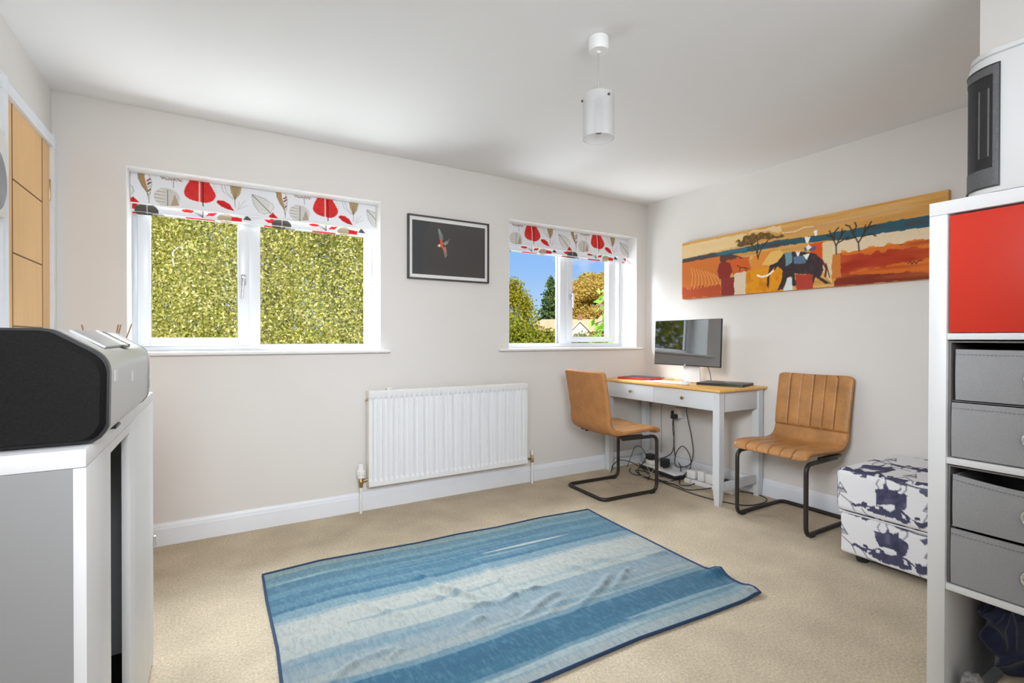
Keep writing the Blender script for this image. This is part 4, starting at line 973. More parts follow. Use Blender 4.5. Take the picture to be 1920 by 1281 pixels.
slope_box(1.50, 1.535, 0.002, 0.064, 0.0, 0.003).build('slot', DARK_IN, spk, smooth=False)
slope_box(1.40, 1.47, 0.064, 0.071, 0.001, 0.005).build('latch', BLACK_PL, spk, smooth=False)
for y, z, hh in ((1.165, 1.040, 0.010), (1.385, 1.025, 0.011)): B(-0.1602, -0.1592, y, y+0.030, z-hh, z+hh).build('white_sticker', PAPER, spk, smooth=False)
for z in (0.985, 1.02, 1.055): B(-0.160, -0.157, 1.694, 1.706, z-0.012, z+0.012).build('side_button', CHROME, spk, smooth=False)
for y in (1.30, 1.62):
    for x in (-0.215, -0.59): MB().lathe([(0.012, 0), (0.014, 0.006)], (x, y, CZ-0.0005), 12).build('foot', BLACK_PL, spk)
B(-0.186, -0.172, 1.27, 1.325, 0.9262, 0.9330, bev=0.002).build('side_stop', BLACK_PL, spk)

rd = thing('reed_diffuser', (-0.30, 1.87, CZ), 'thin brown diffuser reeds sticking up behind the silver speaker', 'diffuser')
MB().lathe([(0.030, 0), (0.033, 0.004), (0.033, 0.07), (0.016, 0.085), (0.013, 0.10), (0.016, 0.102)], (-0.285, 1.87, CZ), 20).build('bottle', mat('amber_bottle', rgb(120, 84, 50), 0.15, var=0.03), rd)
for x, y, z in ((-0.330, 1.86, 1.148), (-0.248, 1.87, 1.150), (-0.243, 1.875, 1.150), (-0.215, 1.86, 1.152)):
    MB().tube([(-0.285+(x+0.285)*0.1, 1.87, CZ+0.02), (x, y, z)], 0.0018, 6).build('reed', REED, rd)

# ------------------------------------------------------------------ shelf unit on the right
SX0, SX1, SYA, SYB, SZ = 1.70, 2.09, 0.172, 0.590, 1.485
sh = thing('shelf_unit', (1.9, 0.38, 0), 'tall white cube shelf unit with a red door at the right', 'shelf')
B(SX0, SX1, SYA, SYB, SZ-0.036, SZ, bev=0.0015).build('top_panel', WHITE_LAM, sh)
for y0 in (SYA, SYB-0.040): B(SX0, SX1, y0+0.0005, y0+0.0395, 0.0, SZ-0.0365, bev=0.0012).build('side_panel', WHITE_LAM, sh)
LEV = [1.109, 0.773, 0.431]
for z in LEV: B(SX0+0.002, SX1, SYA+0.04, SYB-0.04, z, z+0.017, bev=0.001).build('shelf_board', WHITE_LAM, sh)
B(SX0, SX1, SYA+0.04, SYB-0.04, 0.0, 0.095).build('bottom_panel', WHITE_LAM, sh, smooth=False)
B(SX1-0.006, SX1, SYA+0.04, SYB-0.04, 0.095, SZ-0.036).build('back_panel', WHITE_LAM, sh, smooth=False)
d_ = B(SX0+0.006, SX0+0.022, SYA+0.043, SYB-0.0435, 1.128, 1.444, bev=0.001).build('door', RED, sh); d_['label'] = 'glossy red square door'

def drawer_box(label, zb, zt, sag, dx, label_up=None):
    IY0, IY1 = SYA+0.041, SYB-0.041
    t = thing('fabric_drawer_unit', (1.9, 0.38, zb), label, 'storage box', 'grey fabric drawer units in the shelf')
    m_ = MB().box(SX0+0.012, SX1-0.02, IY1-0.005, IY1-0.001, zb, zt).box(SX0+0.012, SX1-0.02, IY0+0.001, IY0+0.005, zb, zt)
    m_.box(SX0+0.012, SX1-0.02, IY0+0.005, IY1-0.005, zt-0.004, zt).box(SX1-0.024, SX1-0.02, IY0+0.005, IY1-0.005, zb, zt).box(SX0+0.012, SX1-0.02, IY0+0.005, IY1-0.005, zb, zb+0.003)
    zm = (zb+zt)/2-0.004
    m_.box(SX0+0.018, SX1-0.024, IY0+0.005, IY1-0.005, zm-0.002, zm)
    m_.build('outer_sleeve', GREY_FAB_D, t, smooth=False)
    for k, (z0, z1) in enumerate(((zb+0.004, zm-0.004), (zm+0.003, zt-0.022))):
        xf = SX0+0.006+(dx if k == 1 else 0); y0, y1 = IY0+0.009+(0.004 if k else 0), IY1-0.009-(0.004 if k else 0)
        m2 = MB()
        def front(u_, v_, o_=0.0):
            y = y1+(y0-y1)*u_; z = z0+(z1-z0)*v_
            z -= sag*v_*math.sin(PI*u_)*(1 if k else 0.2)*0.6 if v_ > 0.5 else 0
            cx = 0.003*math.sin(PI*u_)*v_-0.004*math.sin(PI*v_)
            return (xf+o_+cx*0.6, y, z)
        n1, n2 = 14, 10
        m2.grid(n1, n2, lambda a, b: front(a, b)); m2.grid(n1, n2, lambda a, b: front(a, b, 0.006))
        W_ = n1+1; N0 = W_*(n2+1)
        for j in range(n1):
            m2.f += [(j, j+1, N0+j+1, N0+j), (n2*W_+j, n2*W_+j+1, N0+n2*W_+j+1, N0+n2*W_+j)]; m2.m += [0, 0]
        for j in range(n2):
            m2.f += [(j*W_, (j+1)*W_, N0+(j+1)*W_, N0+j*W_), (j*W_+n1, (j+1)*W_+n1, N0+(j+1)*W_+n1, N0+j*W_+n1)]; m2.m += [0, 0]
        m2.box(xf+0.004, SX1-0.03, y1-0.004, y1, z0, z1-0.002).box(xf+0.004, SX1-0.03, y0, y0+0.004, z0, z1-0.002)
        m2.box(xf+0.004, SX1-0.03, y0, y1, z0, z0+0.003).box(SX1-0.034, SX1-0.03, y0, y1, z0, z1-0.002)
        d_ = m2.build('drawer', GREY_FAB, t, ang=45)
        # stitched top seam
        zs_ = z1-0.012
        m3 = MB()
        for q in range(40):
            ua = (q+0.1)/40; a, b = front(ua, 0.90), front(ua+0.015, 0.90)
            m3.box(a[0]-0.0012, a[0]+0.0005, b[1], a[1], a[2]-0.0008, a[2]+0.0008)
        st_ = m3.build('stitching', GREY_FAB_D, d_, smooth=False); st_['kind'] = 'stuff'
        cz = (z0+z1)/2-0.004; cy = 0.381; xg = xf-0.004
        ring = [(xg-0.001, cy+0.019*math.cos(a), cz+0.019*math.sin(a)) for a in np.linspace(0, 2*PI, 29)[:-1]]
        g_ = MB().tube(ring, 0.0042, 8, closed=True).build('grommet', CHROME, d_); g_['label'] = 'chrome finger ring'
        MB().lathe([(0.018, 0.0), (0.018, 0.002)], (xg-0.0015, cy, cz), 24, axis='x').build('hole_shade', DARK_IN, d_)  # dark disc on the front, a hole's shade put in as colour
    return t
drawer_box('grey fabric drawer unit directly below the red door of the shelf', 0.7905, 1.105, 0.002, 0.012)
drawer_box('grey fabric drawer unit with a sagging upper drawer, above the navy throw', 0.4485, 0.769, 0.022, -0.002)

def cloth_lump(name, c, size, m, label, cat, seed, folds=7, amp=0.03, res=60):
    r = np.random.default_rng(seed); m_ = MB(); nu_, nv_ = res, res//2
    ph = r.uniform(0, 6, 12); fr = r.uniform(2, 6, 12).round()
    def fn(u_, v_):
        th, phi = 2*PI*u_, PI*v_
        sx = math.copysign(abs(math.cos(th))**0.7, math.cos(th))*math.sin(phi)**0.55; sy = math.copysign(abs(math.sin(th))**0.7, math.sin(th))*math.sin(phi)**0.55
        sz = math.copysign(abs(math.cos(phi))**0.8, math.cos(phi))
        p = Vector((c[0]+size[0]/2*sx, c[1]+size[1]/2*sy, c[2]+size[2]/2+size[2]/2*sz))
        wx = mnoise.noise(p*9+Vector((seed, 0, 0)))*0.05; wy = mnoise.noise(p*9+Vector((0, seed, 5)))*0.05
        q = Vector((p.x*4+seed, (p.y+0.42*p.z+wx*1.4)*12, (p.z+wy)*2.6))
        rid = (1-abs(mnoise.noise(q))*2.2)*0.65+(1-abs(mnoise.noise(q*2.1+Vector((3, 1, 7))))*2.2)*0.28
        k = amp*(rid-1.0)
        return (p.x+k*sx*1.3, p.y+k*sy*0.9, p.z+k*sz*0.5)
    m_.grid(nu_, nv_, fn)
    return tag(m_.build(name, m, ang=180), label, cat)
cloth_lump('throw', (1.930, 0.405, 0.176), (0.28, 0.285, 0.252), NAVY, 'crumpled navy fleece throw in the bottom cube of the shelf', 'blanket', 5, amp=0.075, res=240)
cloth_lump('folded_cloth', (1.88, 0.365, 0.0955), (0.31, 0.27, 0.10), BEIGE_CLOTH, 'cream cloth lying under the navy throw in the shelf', 'cloth', 9, amp=0.03, res=80)
cloth_lump('knitted_hat', (1.762, 0.512, 0.0955), (0.085, 0.07, 0.115), KNIT, 'grey flecked knit in the bottom corner of the shelf', 'hat', 12, amp=0.03, res=40)

# ------------------------------------------------------------------ heater on the shelf
ht = thing('fan_heater', (1.80, 0.42, SZ), 'white ceramic tower heater with a dark curved grille on the shelf unit', 'heater')
HXA, HXB, HYA, HYB, HR = 1.697, 1.880, 0.285, 0.526, 0.077
def plan(off=0.0, n=14):
    p = []
    for cx, cy, a0 in ((HXA+HR, HYB-HR, 90), (HXA+HR, HYA+HR, 180), (HXB-HR, HYA+HR, 270), (HXB-HR, HYB-HR, 0)):
        for i in range(n+1):
            a = R(a0+90*i/n); p.append((cx+(HR+off)*math.cos(a), cy+(HR+off)*math.sin(a)))
    return p
def ringmesh(levels):
    m_ = MB(); n_ = len(plan())
    for off, z in levels: m_.v += [(*q, z) for q in plan(off)]
    for k in range(len(levels)-1):
        for i in range(n_): m_.f.append((k*n_+i, k*n_+(i+1) % n_, (k+1)*n_+(i+1) % n_, (k+1)*n_+i)); m_.m.append(0)
    m_.f += [tuple(range(n_))[::-1], tuple((len(levels)-1)*n_+i for i in range(n_))]; m_.m += [0, 0]
    return m_
ringmesh([(-0.002, SZ+0.0005), (0.0, SZ+0.006), (0.0, 1.825), (-0.002, 1.832), (-0.008, 1.834), (-0.008, 1.836), (-0.003, 1.838), (-0.004, 1.850), (-0.014, 1.855)]).build('body', mat('heater_white', (0.64, 0.645, 0.64), 0.35, var=0.01), ht)
def arc(a, off): return (HXA+HR+(HR+off)*math.cos(R(a)), HYB-HR+(HR+off)*math.sin(R(a)))
def arc_panel(a0, a1, z0, z1, o0, o1, n=16):
    m_ = MB()
    for i in range(n+1):
        a = a0+(a1-a0)*i/n
        for off, z in ((o0, z0), (o1, z0), (o1, z1), (o0, z1)): m_.v.append((*arc(a, off), z))
    for i in range(n):
        for k in range(4): m_.f.append((i*4+k, i*4+(k+1) % 4, i*4+4+(k+1) % 4, i*4+4+k)); m_.m.append(0)
    m_.f += [(0, 1, 2, 3), (n*4, n*4+1, n*4+2, n*4+3)]; m_.m += [0, 0]
    return m_
AG0, AG1 = 68, 183
gr_ = arc_panel(AG0, AG1, 1.500, 1.808, -0.002, 0.0012); gr_.build('grille_backing', mat('heater_black', (0.012, 0.012, 0.013), 0.5, var=0.1), ht)
m_ = MB()
for a0, a1, z0, z1 in ((AG1-10, AG1, 1.500, 1.808), (AG0, AG0+5, 1.500, 1.808), (AG0, AG1, 1.500, 1.548), (AG0, AG1, 1.786, 1.808)):
    q = arc_panel(a0, a1, z0, z1, 0.0005, 0.0032, 10); m_.add(q.v, q.f)
gf = m_.build('grille_surround', mat('heater_grey_mesh', (0.11, 0.11, 0.113), 0.5, 0.2, var=0.35, vscale=420), ht, ang=20)
m_ = MB()
for a0 in (AG1-1.2, AG0): q = arc_panel(a0, a0+1.6, 1.498, 1.810, 0.002, 0.0042, 2); m_.add(q.v, q.f)
for z in (1.498, 1.807): q = arc_panel(AG0, AG1, z, z+0.003, 0.002, 0.0042, 16); m_.add(q.v, q.f)
m_.build('grille_rim', BLACK_PL, ht, ang=20)
m_ = MB()
for a in (149, 165): q = arc_panel(a, a+2.6, 1.578, 1.752, 0.0008, 0.0022, 2); m_.add(q.v, q.f)
m_.build('heating_element', mat('element_grey', (0.16, 0.16, 0.16), 0.4, 0.4, var=0.2, vscale=200), ht, ang=20)
m_ = MB()
for i in range(38):
    z = 1.578+i*0.0046
    q = arc_panel(152, 165, z, z+0.0018, 0.0008, 0.0018, 3); m_.add(q.v, q.f)
for i in range(46):
    z = 1.552+i*0.0050
    q = arc_panel(AG0+5, 143, z, z+0.0016, 0.0008, 0.0018, 6); m_.add(q.v, q.f)
o = m_.build('grille_mesh', mat('mesh_dark_grey', (0.035, 0.035, 0.037), 0.5, var=0.1), ht, ang=20); o['kind'] = 'stuff'
MB().lathe([(0.012, 0), (0.012, 0.006), (0.008, 0.009)], (1.735, 0.415, 1.8545), 16).build('dial', WHITE_PL, ht)

# ------------------------------------------------------------------ socket, plugs and cables
ws = thing('wall_socket', (RX, 2.84, 0.43), 'white double wall socket under the desk', 'socket')
B(RX-0.010, RX, 2.765, 2.905, 0.430, 0.530, bev=0.003).build('faceplate', WHITE_PL, ws)
for y in (2.80, 2.87): B(RX-0.014, RX-0.009, y-0.006, y+0.006, 0.50, 0.515, bev=0.001).build('switch', WHITE_PL, ws)
def plug(name, label, c, size, m, cat='plug', bev=0.008, rot=0, group=None):
    M = Matrix.Translation(c) @ Matrix.Rotation(R(rot), 4, 'Z')
    t = thing(name, c, label, cat, group)
    MB().box(-size[0]/2, size[0]/2, -size[1]/2, size[1]/2, 0, size[2], bev=bev, M=M).build('body', m, t)
    MB().lathe([(0.006, 0), (0.005, 0.012), (0.004, 0.02)], (c[0]-size[0]/2+0.012, c[1], c[2]-0.006), 10).build('strain_relief', m, t)
    return t
plug('adaptor', 'white adaptor plugged into the wall socket', (RX-0.045, 2.825, 0.452), (0.068, 0.066, 0.085), WHITE_PL, 'adaptor', 0.012)
plug('plug', 'black plug in the left half of the wall socket', (RX-0.032, 2.888, 0.452), (0.045, 0.045, 0.050), BLACK_PL)
plug('plug', 'black plug stuck into the front of the white wall adaptor', (RX-0.098, 2.832, 0.447), (0.040, 0.050, 0.040), BLACK_PL)
ps = thing('power_strip', (3.14, 2.88, 0), 'long white-topped black power strip lying furthest under the desk', 'power strip')
MB().box(-0.055, 0.055, -0.215, 0.215, 0.0, 0.034, bev=0.006, M=Matrix.Translation((3.155, 2.875, 0)) @ Matrix.Rotation(R(-6), 4, 'Z')).build('base', BLACK_PL, ps)
MB().box(-0.052, 0.052, -0.21, 0.21, 0.030, 0.050, bev=0.008, M=Matrix.Translation((3.157, 2.875, 0)) @ Matrix.Rotation(R(-6), 4, 'Z')).build('top', WHITE_PL, ps)
plug('plug', 'tall black plug on the middle of the long power strip', (3.165, 2.845, 0.056), (0.055, 0.06, 0.072), BLACK_PL)
plug('plug', 'black plug on the far end of the long power strip', (3.15, 2.985, 0.095), (0.06, 0.07, 0.045), BLACK_PL)
plug('adaptor', 'cream adaptor on the far end of the long power strip', (3.15, 2.985, 0.052), (0.05, 0.075, 0.04), CREAM_PL, 'adaptor')
ps2 = thing('power_strip', (3.10, 2.42, 0), 'short white power strip on the carpet by the front desk leg', 'power strip')
MB().box(-0.035, 0.035, -0.20, 0.20, 0.0, 0.035, bev=0.008, M=Matrix.Translation((3.16, 2.41, 0)) @ Matrix.Rotation(R(5), 4, 'Z')).build('base', WHITE_PL, ps2)
for y, sz, lb in ((2.555, (0.07, 0.07, 0.06), 'white block adaptor furthest from the front leg on the short power strip'), (2.465, (0.07, 0.055, 0.075), 'white block adaptor in the middle of the short power strip'), (2.385, (0.075, 0.07, 0.07), 'white block adaptor nearest the front desk leg on the short power strip')):
    plug('adaptor', lb, (3.15, y, 0.042), sz, WHITE_PL, 'adaptor', 0.008, rot=8)
plug('plug', 'round black plug on the near end of the short power strip', (3.18, 2.285, 0.042), (0.05, 0.052, 0.052), BLACK_PL, bev=0.02)
def cable(label, pts, m=CABLE_B, r=0.0038, n=9):
    return tag(MB().tube(spline(pts, n), r, 6).build('cable', m, ang=180), label, 'cable', 'cables under the desk')
cable('black cable dropping from the left wall plug towards the long power strip', [(RX-0.050, 2.885, 0.452), (RX-0.055, 2.885, 0.36), (RX-0.05, 2.875, 0.24), (RX-0.07, 2.885, 0.15), (3.24, 2.95, 0.10), (3.15, 3.03, 0.075), (3.06, 3.04, 0.01), (2.98, 2.95, 0.006)])
cable('black cable dropping from the adaptor plug down to the carpet', [(RX-0.11, 2.835, 0.45), (RX-0.10, 2.83, 0.35), (RX-0.07, 2.86, 0.24), (RX-0.06, 2.85, 0.12), (RX-0.075, 2.79, 0.07), (3.22, 2.73, 0.03), (3.12, 2.66, 0.006), (3.0, 2.55, 0.006)])
cable('long black cable hanging from the desk with a loop near the wall', [(RX-0.06, 2.735, 0.66), (RX-0.06, 2.735, 0.5), (RX-0.06, 2.69, 0.32), (RX-0.07, 2.665, 0.18), (RX-0.08, 2.70, 0.09), (3.22, 2.78, 0.07), (3.24, 2.80, 0.16), (3.25, 2.74, 0.24), (3.25, 2.67, 0.18), (3.22, 2.64, 0.09), (3.13, 2.65, 0.02), (3.05, 2.60, 0.006)])
cable('black cable running along the carpet past the front desk leg', [(2.95, 2.68, 0.006), (2.93, 2.5, 0.006), (2.92, 2.32, 0.006), (2.95, 2.15, 0.006), (3.02, 2.02, 0.006), (3.17, 1.995, 0.006), (3.27, 2.04, 0.006), (3.30, 2.14, 0.006), (3.26, 2.24, 0.006)])
cable('black cable coiled flat beside the long power strip', [(2.99, 2.98, 0.006), (2.93, 2.86, 0.006), (2.96, 2.72, 0.006), (3.05, 2.66, 0.008), (3.08, 2.74, 0.012), (3.02, 2.80, 0.012), (2.97, 2.74, 0.012), (2.98, 2.62, 0.006), (3.05, 2.52, 0.006), (3.10, 2.50, 0.02)])
cable('black cable arching up off the carpet behind the pushed-in chair', [(2.80, 3.09, 0.006), (2.86, 3.13, 0.05), (2.93, 3.12, 0.085), (3.0, 3.05, 0.07), (3.06, 2.98, 0.02), (3.0, 2.86, 0.008), (2.90, 2.78, 0.006)])
cable('black cable snaking through the middle of the cable pile', [(3.04, 3.11, 0.006), (2.95, 3.03, 0.01), (2.90, 2.92, 0.014), (2.97, 2.84, 0.018), (3.03, 2.90, 0.02), (2.99, 3.0, 0.02), (2.94, 2.90, 0.016), (2.93, 2.74, 0.01), (2.98, 2.60, 0.006), (2.96, 2.46, 0.006), (3.06, 2.40, 0.008), (3.11, 2.36, 0.02)])
cable('thin black cable sticking up in a loop near the back leg', [(3.05, 3.16, 0.006), (3.10, 3.16, 0.10), (3.13, 3.15, 0.17), (3.17, 3.12, 0.17), (3.18, 3.07, 0.10), (3.12, 3.05, 0.055)], r=0.0025)
cable('pale thin cable trailing across the carpet under the pushed-in chair', [(2.62, 2.98, 0.004), (2.60, 2.80, 0.004), (2.70, 2.72, 0.004), (2.78, 2.80, 0.004), (2.90, 2.86, 0.012), (2.97, 2.82, 0.03), (3.0, 2.88, 0.07), (2.99, 2.80, 0.08), (2.95, 2.78, 0.03), (3.02, 2.60, 0.008)], CABLE_W, 0.0022)
cable('pale thin cable curling between the two power strips', [(2.97, 2.66, 0.004), (3.0, 2.55, 0.008), (2.96, 2.47, 0.01), (3.02, 2.42, 0.012), (3.06, 2.50, 0.02), (3.12, 2.55, 0.05)], CABLE_W, 0.0025)
cable('thin grey cable running straight down the corner behind the desk', [(RX-0.012, 3.05, 0.64), (RX-0.012, 3.05, 0.40), (RX-0.014, 3.045, 0.14), (RX-0.03, 3.04, 0.125), (RX-0.045, 3.03, 0.04), (3.27, 3.0, 0.006)], CORD, 0.003)

# ------------------------------------------------------------------ outside
GZ = -2.7
struct('ground', B(-60, 120, YB+0.6, 160, GZ-0.2, GZ), GRASS, smooth=False)
def leaves(name, C_, size, m, parent, kind='stuff', flat=None, aspect=0.6):
    """C_: (N,3) leaf centres; one small diamond blade each"""
    C_ = np.asarray(C_, float); N = len(C_)
    a = RNG.normal(size=(N, 3)); a /= np.linalg.norm(a, axis=1)[:, None]
    b = RNG.normal(size=(N, 3)); b -= a*(a*b).sum(1)[:, None]; b /= np.linalg.norm(b, axis=1)[:, None]
    s_ = size*RNG.uniform(0.6, 1.3, (N, 1))
    V = np.stack([C_-a*s_, C_+b*s_*aspect, C_+a*s_, C_-b*s_*aspect], 1).reshape(-1, 3)
    V = V-np.array(ORG[parent.name])
    me = bpy.data.meshes.new(name); me.vertices.add(4*N); me.vertices.foreach_set('co', V.astype(np.float32).ravel())
    me.loops.add(4*N); me.loops.foreach_set('vertex_index', np.arange(4*N, dtype=np.int32))
    me.polygons.add(N); me.polygons.foreach_set('loop_start', np.arange(0, 4*N, 4, dtype=np.int32))
    me.polygons.foreach_set('loop_total', np.full(N, 4, dtype=np.int32)); me.materials.append(m); me.update(calc_edges=True); me.validate()
    o = bpy.data.objects.new(name, me); COL.objects.link(o); o.parent = parent; o['kind'] = kind; ORG[o.name] = ORG[parent.name]
    return o
YG = leaf_mat('birch_leaves', [rgb(118, 132, 56), rgb(176, 178, 88), rgb(222, 214, 124), rgb(248, 240, 184), rgb(200, 186, 104)], 0.5)
YG2 = leaf_mat('weeping_leaves', [rgb(128, 128, 30), rgb(176, 168, 50), rgb(200, 186, 66), rgb(160, 152, 40)], 0.4)
CON = leaf_mat('conifer_needles', [rgb(70, 92, 58), rgb(96, 116, 66), rgb(118, 132, 80)], 0.2)
AUT = leaf_mat('autumn_leaves', [rgb(186, 166, 78), rgb(214, 180, 92), rgb(230, 188, 116), rgb(196, 182, 90), rgb(216, 200, 116)], 0.35)
HED = leaf_mat('hedge_leaves', [rgb(110, 120, 36), rgb(150, 154, 52), rgb(174, 166, 70), rgb(132, 140, 50)], 0.35)
LIME = leaf_mat('lime_leaves', [rgb(128, 168, 60), rgb(158, 196, 84), rgb(182, 212, 110)], 0.5)

def weeping(name, label, base, zc, rad, height, strands, per, size, m, thick=0.16, clump=0.05):
    t = thing(name, base, label, 'tree')
    bx, by, bz = base
    C_ = []
    heads = []
    cz = [(RNG.uniform(0, 2*PI), RNG.uniform(-0.75, 1.0)) for _ in range(max(12, strands//22))]
    for i in range(strands):
        a, zz_ = cz[i % len(cz)]; a += RNG.normal(0, 0.13); zz_ = min(1.0, max(-0.8, zz_+RNG.normal(0, 0.05)))
        if i % 4 == 0: a, zz_ = RNG.uniform(0, 2*PI), RNG.uniform(-0.75, 1.0)
        rr_ = math.sqrt(max(0.02, 1-zz_**2*0.9))*RNG.uniform(0.55, 1.0)
        if math.sin(a) > 0.35 and RNG.random() < 0.7: a = -a
        h0 = np.array([bx+rad*rr_*math.cos(a), by+rad*rr_*math.sin(a), zc+height*zz_])
        L = RNG.uniform(0.5, 1.3)*height*0.32
        out_ = np.array([math.cos(a), math.sin(a), 0])*RNG.uniform(0.1, 0.35)
        tt = RNG.uniform(0, 1, per); tt = tt**0.9
        drift = RNG.normal(0, 0.12, 2)
        P = h0[None]+np.outer(np.sqrt(tt)*L*0.5, out_)+np.outer(tt, np.array([drift[0], drift[1], -L]))
        P[:, 2] += 0.35*L*np.sin(np.minimum(tt*3, 1)*PI)*0.4
        P += RNG.normal(0, clump*(1+0.8*rad/3), (per, 3))
        C_.append(P); heads.append(h0)
    C_ = np.concatenate(C_); C_ = C_[C_[:, 2] > GZ+0.2]
    leaves('foliage', C_, size, m, t)
    MB().tube([(bx, by, GZ), (bx+0.05, by, (GZ+zc)/2), (bx-0.05, by+0.05, zc), (bx, by, zc+height*0.8)], [thick, thick*0.85, thick*0.6, thick*0.15], 10).build('trunk', BIRCH_BARK, t)
    mb_ = MB()
    for i in range(0, len(heads), max(1, len(heads)//60)):
        h = heads[i]; z0 = max(GZ+1, min(h[2]-0.3, zc+height*0.6)); p0 = (bx, by, z0-0.5)
        mb_.tube(spline([p0, ((bx+h[0])/2, (by+h[1])/2, (z0+h[2])/2+0.25), tuple(h), (h[0]*1.02-bx*0.02, h[1]*1.02-by*0.02, h[2]-0.35)], 4), [0.018]+[0.012]*11+[0.004], 5)
    mb_.build('branches', BIRCH_BARK, t)['kind'] = 'stuff'
    return t
def blobtree(name, label, base, clumps, size, m, cat='tree', trunk=0.2, density=900, shell=0.35):
    t = thing(name, base, label, cat); C_ = []
    for (x, y, z, rx, rz) in clumps:
        n = int(density*rx*rz) + 40
        d = RNG.normal(size=(n, 3)); d /= np.linalg.norm(d, axis=1)[:, None]
        r_ = (1-shell*RNG.random((n, 1))**2)*(1+RNG.normal(0, 0.06, (n, 1)))
        C_.append(np.array([x, y, z])+d*r_*np.array([rx, rx, rz]))
    leaves('foliage', np.concatenate(C_), size, m, t)
    if trunk: MB().tube([(base[0], base[1], GZ), (base[0], base[1], max(c_[2] for c_ in clumps))], [trunk, trunk*0.4], 8).build('trunk', BARK, t)
    return t
# the big birch outside the wide window
weeping('birch_tree', 'large yellow-green weeping birch filling the view through the wide window', (0.95, 10.6, GZ), 2.2, 3.5, 3.9, 4300, 125, 0.0225, YG, 0.2, 0.05)
weeping('birch_tree', 'yellow weeping tree at the left edge of the view through the narrow window', (11.6, 19.7, GZ), 0.9, 1.35, 2.9, 420, 60, 0.055, YG2, 0.2, 0.07)
rg = np.random.default_rng(21); cl = []
for i in range(60): cl.append((2.0+rg.uniform(-6, 6), 18.5+rg.uniform(-1.5, 1.5), rg.uniform(-2, 7.5), rg.uniform(0.9, 1.5), rg.uniform(0.9, 1.5)))
blobtree('garden_tree', 'broad green tree standing behind the large weeping birch', (2.0, 18.5, GZ), cl, 0.085, YG, density=330, trunk=0.25)
cl = [(-6.5+rg.uniform(-3, 3), 12.5+rg.uniform(-2, 2), rg.uniform(-1.5, 5.5), rg.uniform(0.8, 1.3), rg.uniform(0.8, 1.3)) for i in range(44)]
blobtree('garden_tree', 'green tree to the side of the large weeping birch', (-6.5, 12.5, GZ), cl, 0.085, HED, density=300, trunk=0.2)
# conifer
cx, cy = 37.55, 53.0
t = thing('conifer_tree', (cx, cy, GZ), 'dark green conical conifer behind the tiled roofs', 'tree'); C_ = []
for i in range(420):
    f = RNG.random()**0.7; z = 9.0-f*10.5; rad_ = 0.15+f*4.6*RNG.uniform(0.55, 1.1); a = RNG.uniform(0, 2*PI); n = 26
    tt = RNG.random(n)
    C_.append(np.stack([cx+rad_*tt*math.cos(a), cy+rad_*tt*math.sin(a), z-0.3*tt*rad_+0.15*tt**2*rad_], -1)+RNG.normal(0, 0.13, (n, 3)))
leaves('foliage', np.concatenate(C_), 0.2, CON, t); MB().tube([(cx, cy, GZ), (cx, cy, 9.0)], [0.3, 0.04], 8).build('trunk', BARK, t)
t = thing('conifer_tree', (34.6, 52.0, GZ), 'slim dark conifer half hidden behind the yellow weeping tree', 'tree'); C_ = []
for i in range(200):
    f = RNG.random()**0.7; z = 6.0-f*7; rad_ = 0.1+f*2.0*RNG.uniform(0.5, 1.1); a = RNG.uniform(0, 2*PI); n = 20; tt = RNG.random(n)
    C_.append(np.stack([33.6+rad_*tt*math.cos(a), 53.5+rad_*tt*math.sin(a), z-0.4*tt*rad_], -1)+RNG.normal(0, 0.1, (n, 3)))
leaves('foliage', np.concatenate(C_), 0.18, CON, t); MB().tube([(33.6, 53.5, GZ), (33.6, 53.5, 6.2)], [0.2, 0.03], 8).build('trunk', BARK, t)
# autumn tree
rg = np.random.default_rng(8); cl = []
for i in range(90):
    a = rg.uniform(0, 2*PI); zz_ = rg.uniform(-0.5, 1); q = math.sqrt(max(0, 1-max(0, zz_)**2))
    cl.append((44.0+5.6*q*math.cos(a)*rg.uniform(0.4, 1), 51.5+5.0*q*math.sin(a)*rg.uniform(0.4, 1), 5.0+4.0*zz_, rg.uniform(1.1, 1.8), rg.uniform(0.8, 1.3)))
blobtree('autumn_tree', 'round orange and gold autumn tree behind the white gable', (44.0, 51.5, GZ), cl, 0.15, AUT, density=430, trunk=0.4)
cl = [(35+i*1.5, 53-i*0.9+rg.uniform(-.5, .5), 1.9+rg.uniform(-.2, .5), rg.uniform(0.9, 1.4), rg.uniform(0.9, 1.6)) for i in range(8)]
blobtree('hedge', 'low green hedge behind the terracotta roof ridge', (40, 50, GZ), cl, 0.15, HED, 'hedge', trunk=0, density=220)
# hedge below the narrow window
rg = np.random.default_rng(4); cl = []
for i in range(24):
    f = rg.random(); cl.append((8.0+2.2*f+rg.uniform(-.2, .2), 14.4-1.5*f+rg.uniform(-.6, .6), 1.35-0.55*f+rg.uniform(-0.35, 0.2), rg.uniform(0.35, 0.6), rg.uniform(0.3, 0.5)))
for i in range(30):
    f = rg.random(); cl.append((7.6+3.4*f, 13.9-1.5*f+rg.uniform(-.5, .5), rg.uniform(-1.5, 0.75), rg.uniform(0.5, 0.8), rg.uniform(0.5, 0.7)))
blobtree('hedge', 'bushy yellow-green hedge below the narrow window view', (9.0, 13.6, GZ), cl, 0.055, HED, 'hedge', trunk=0, density=1100)
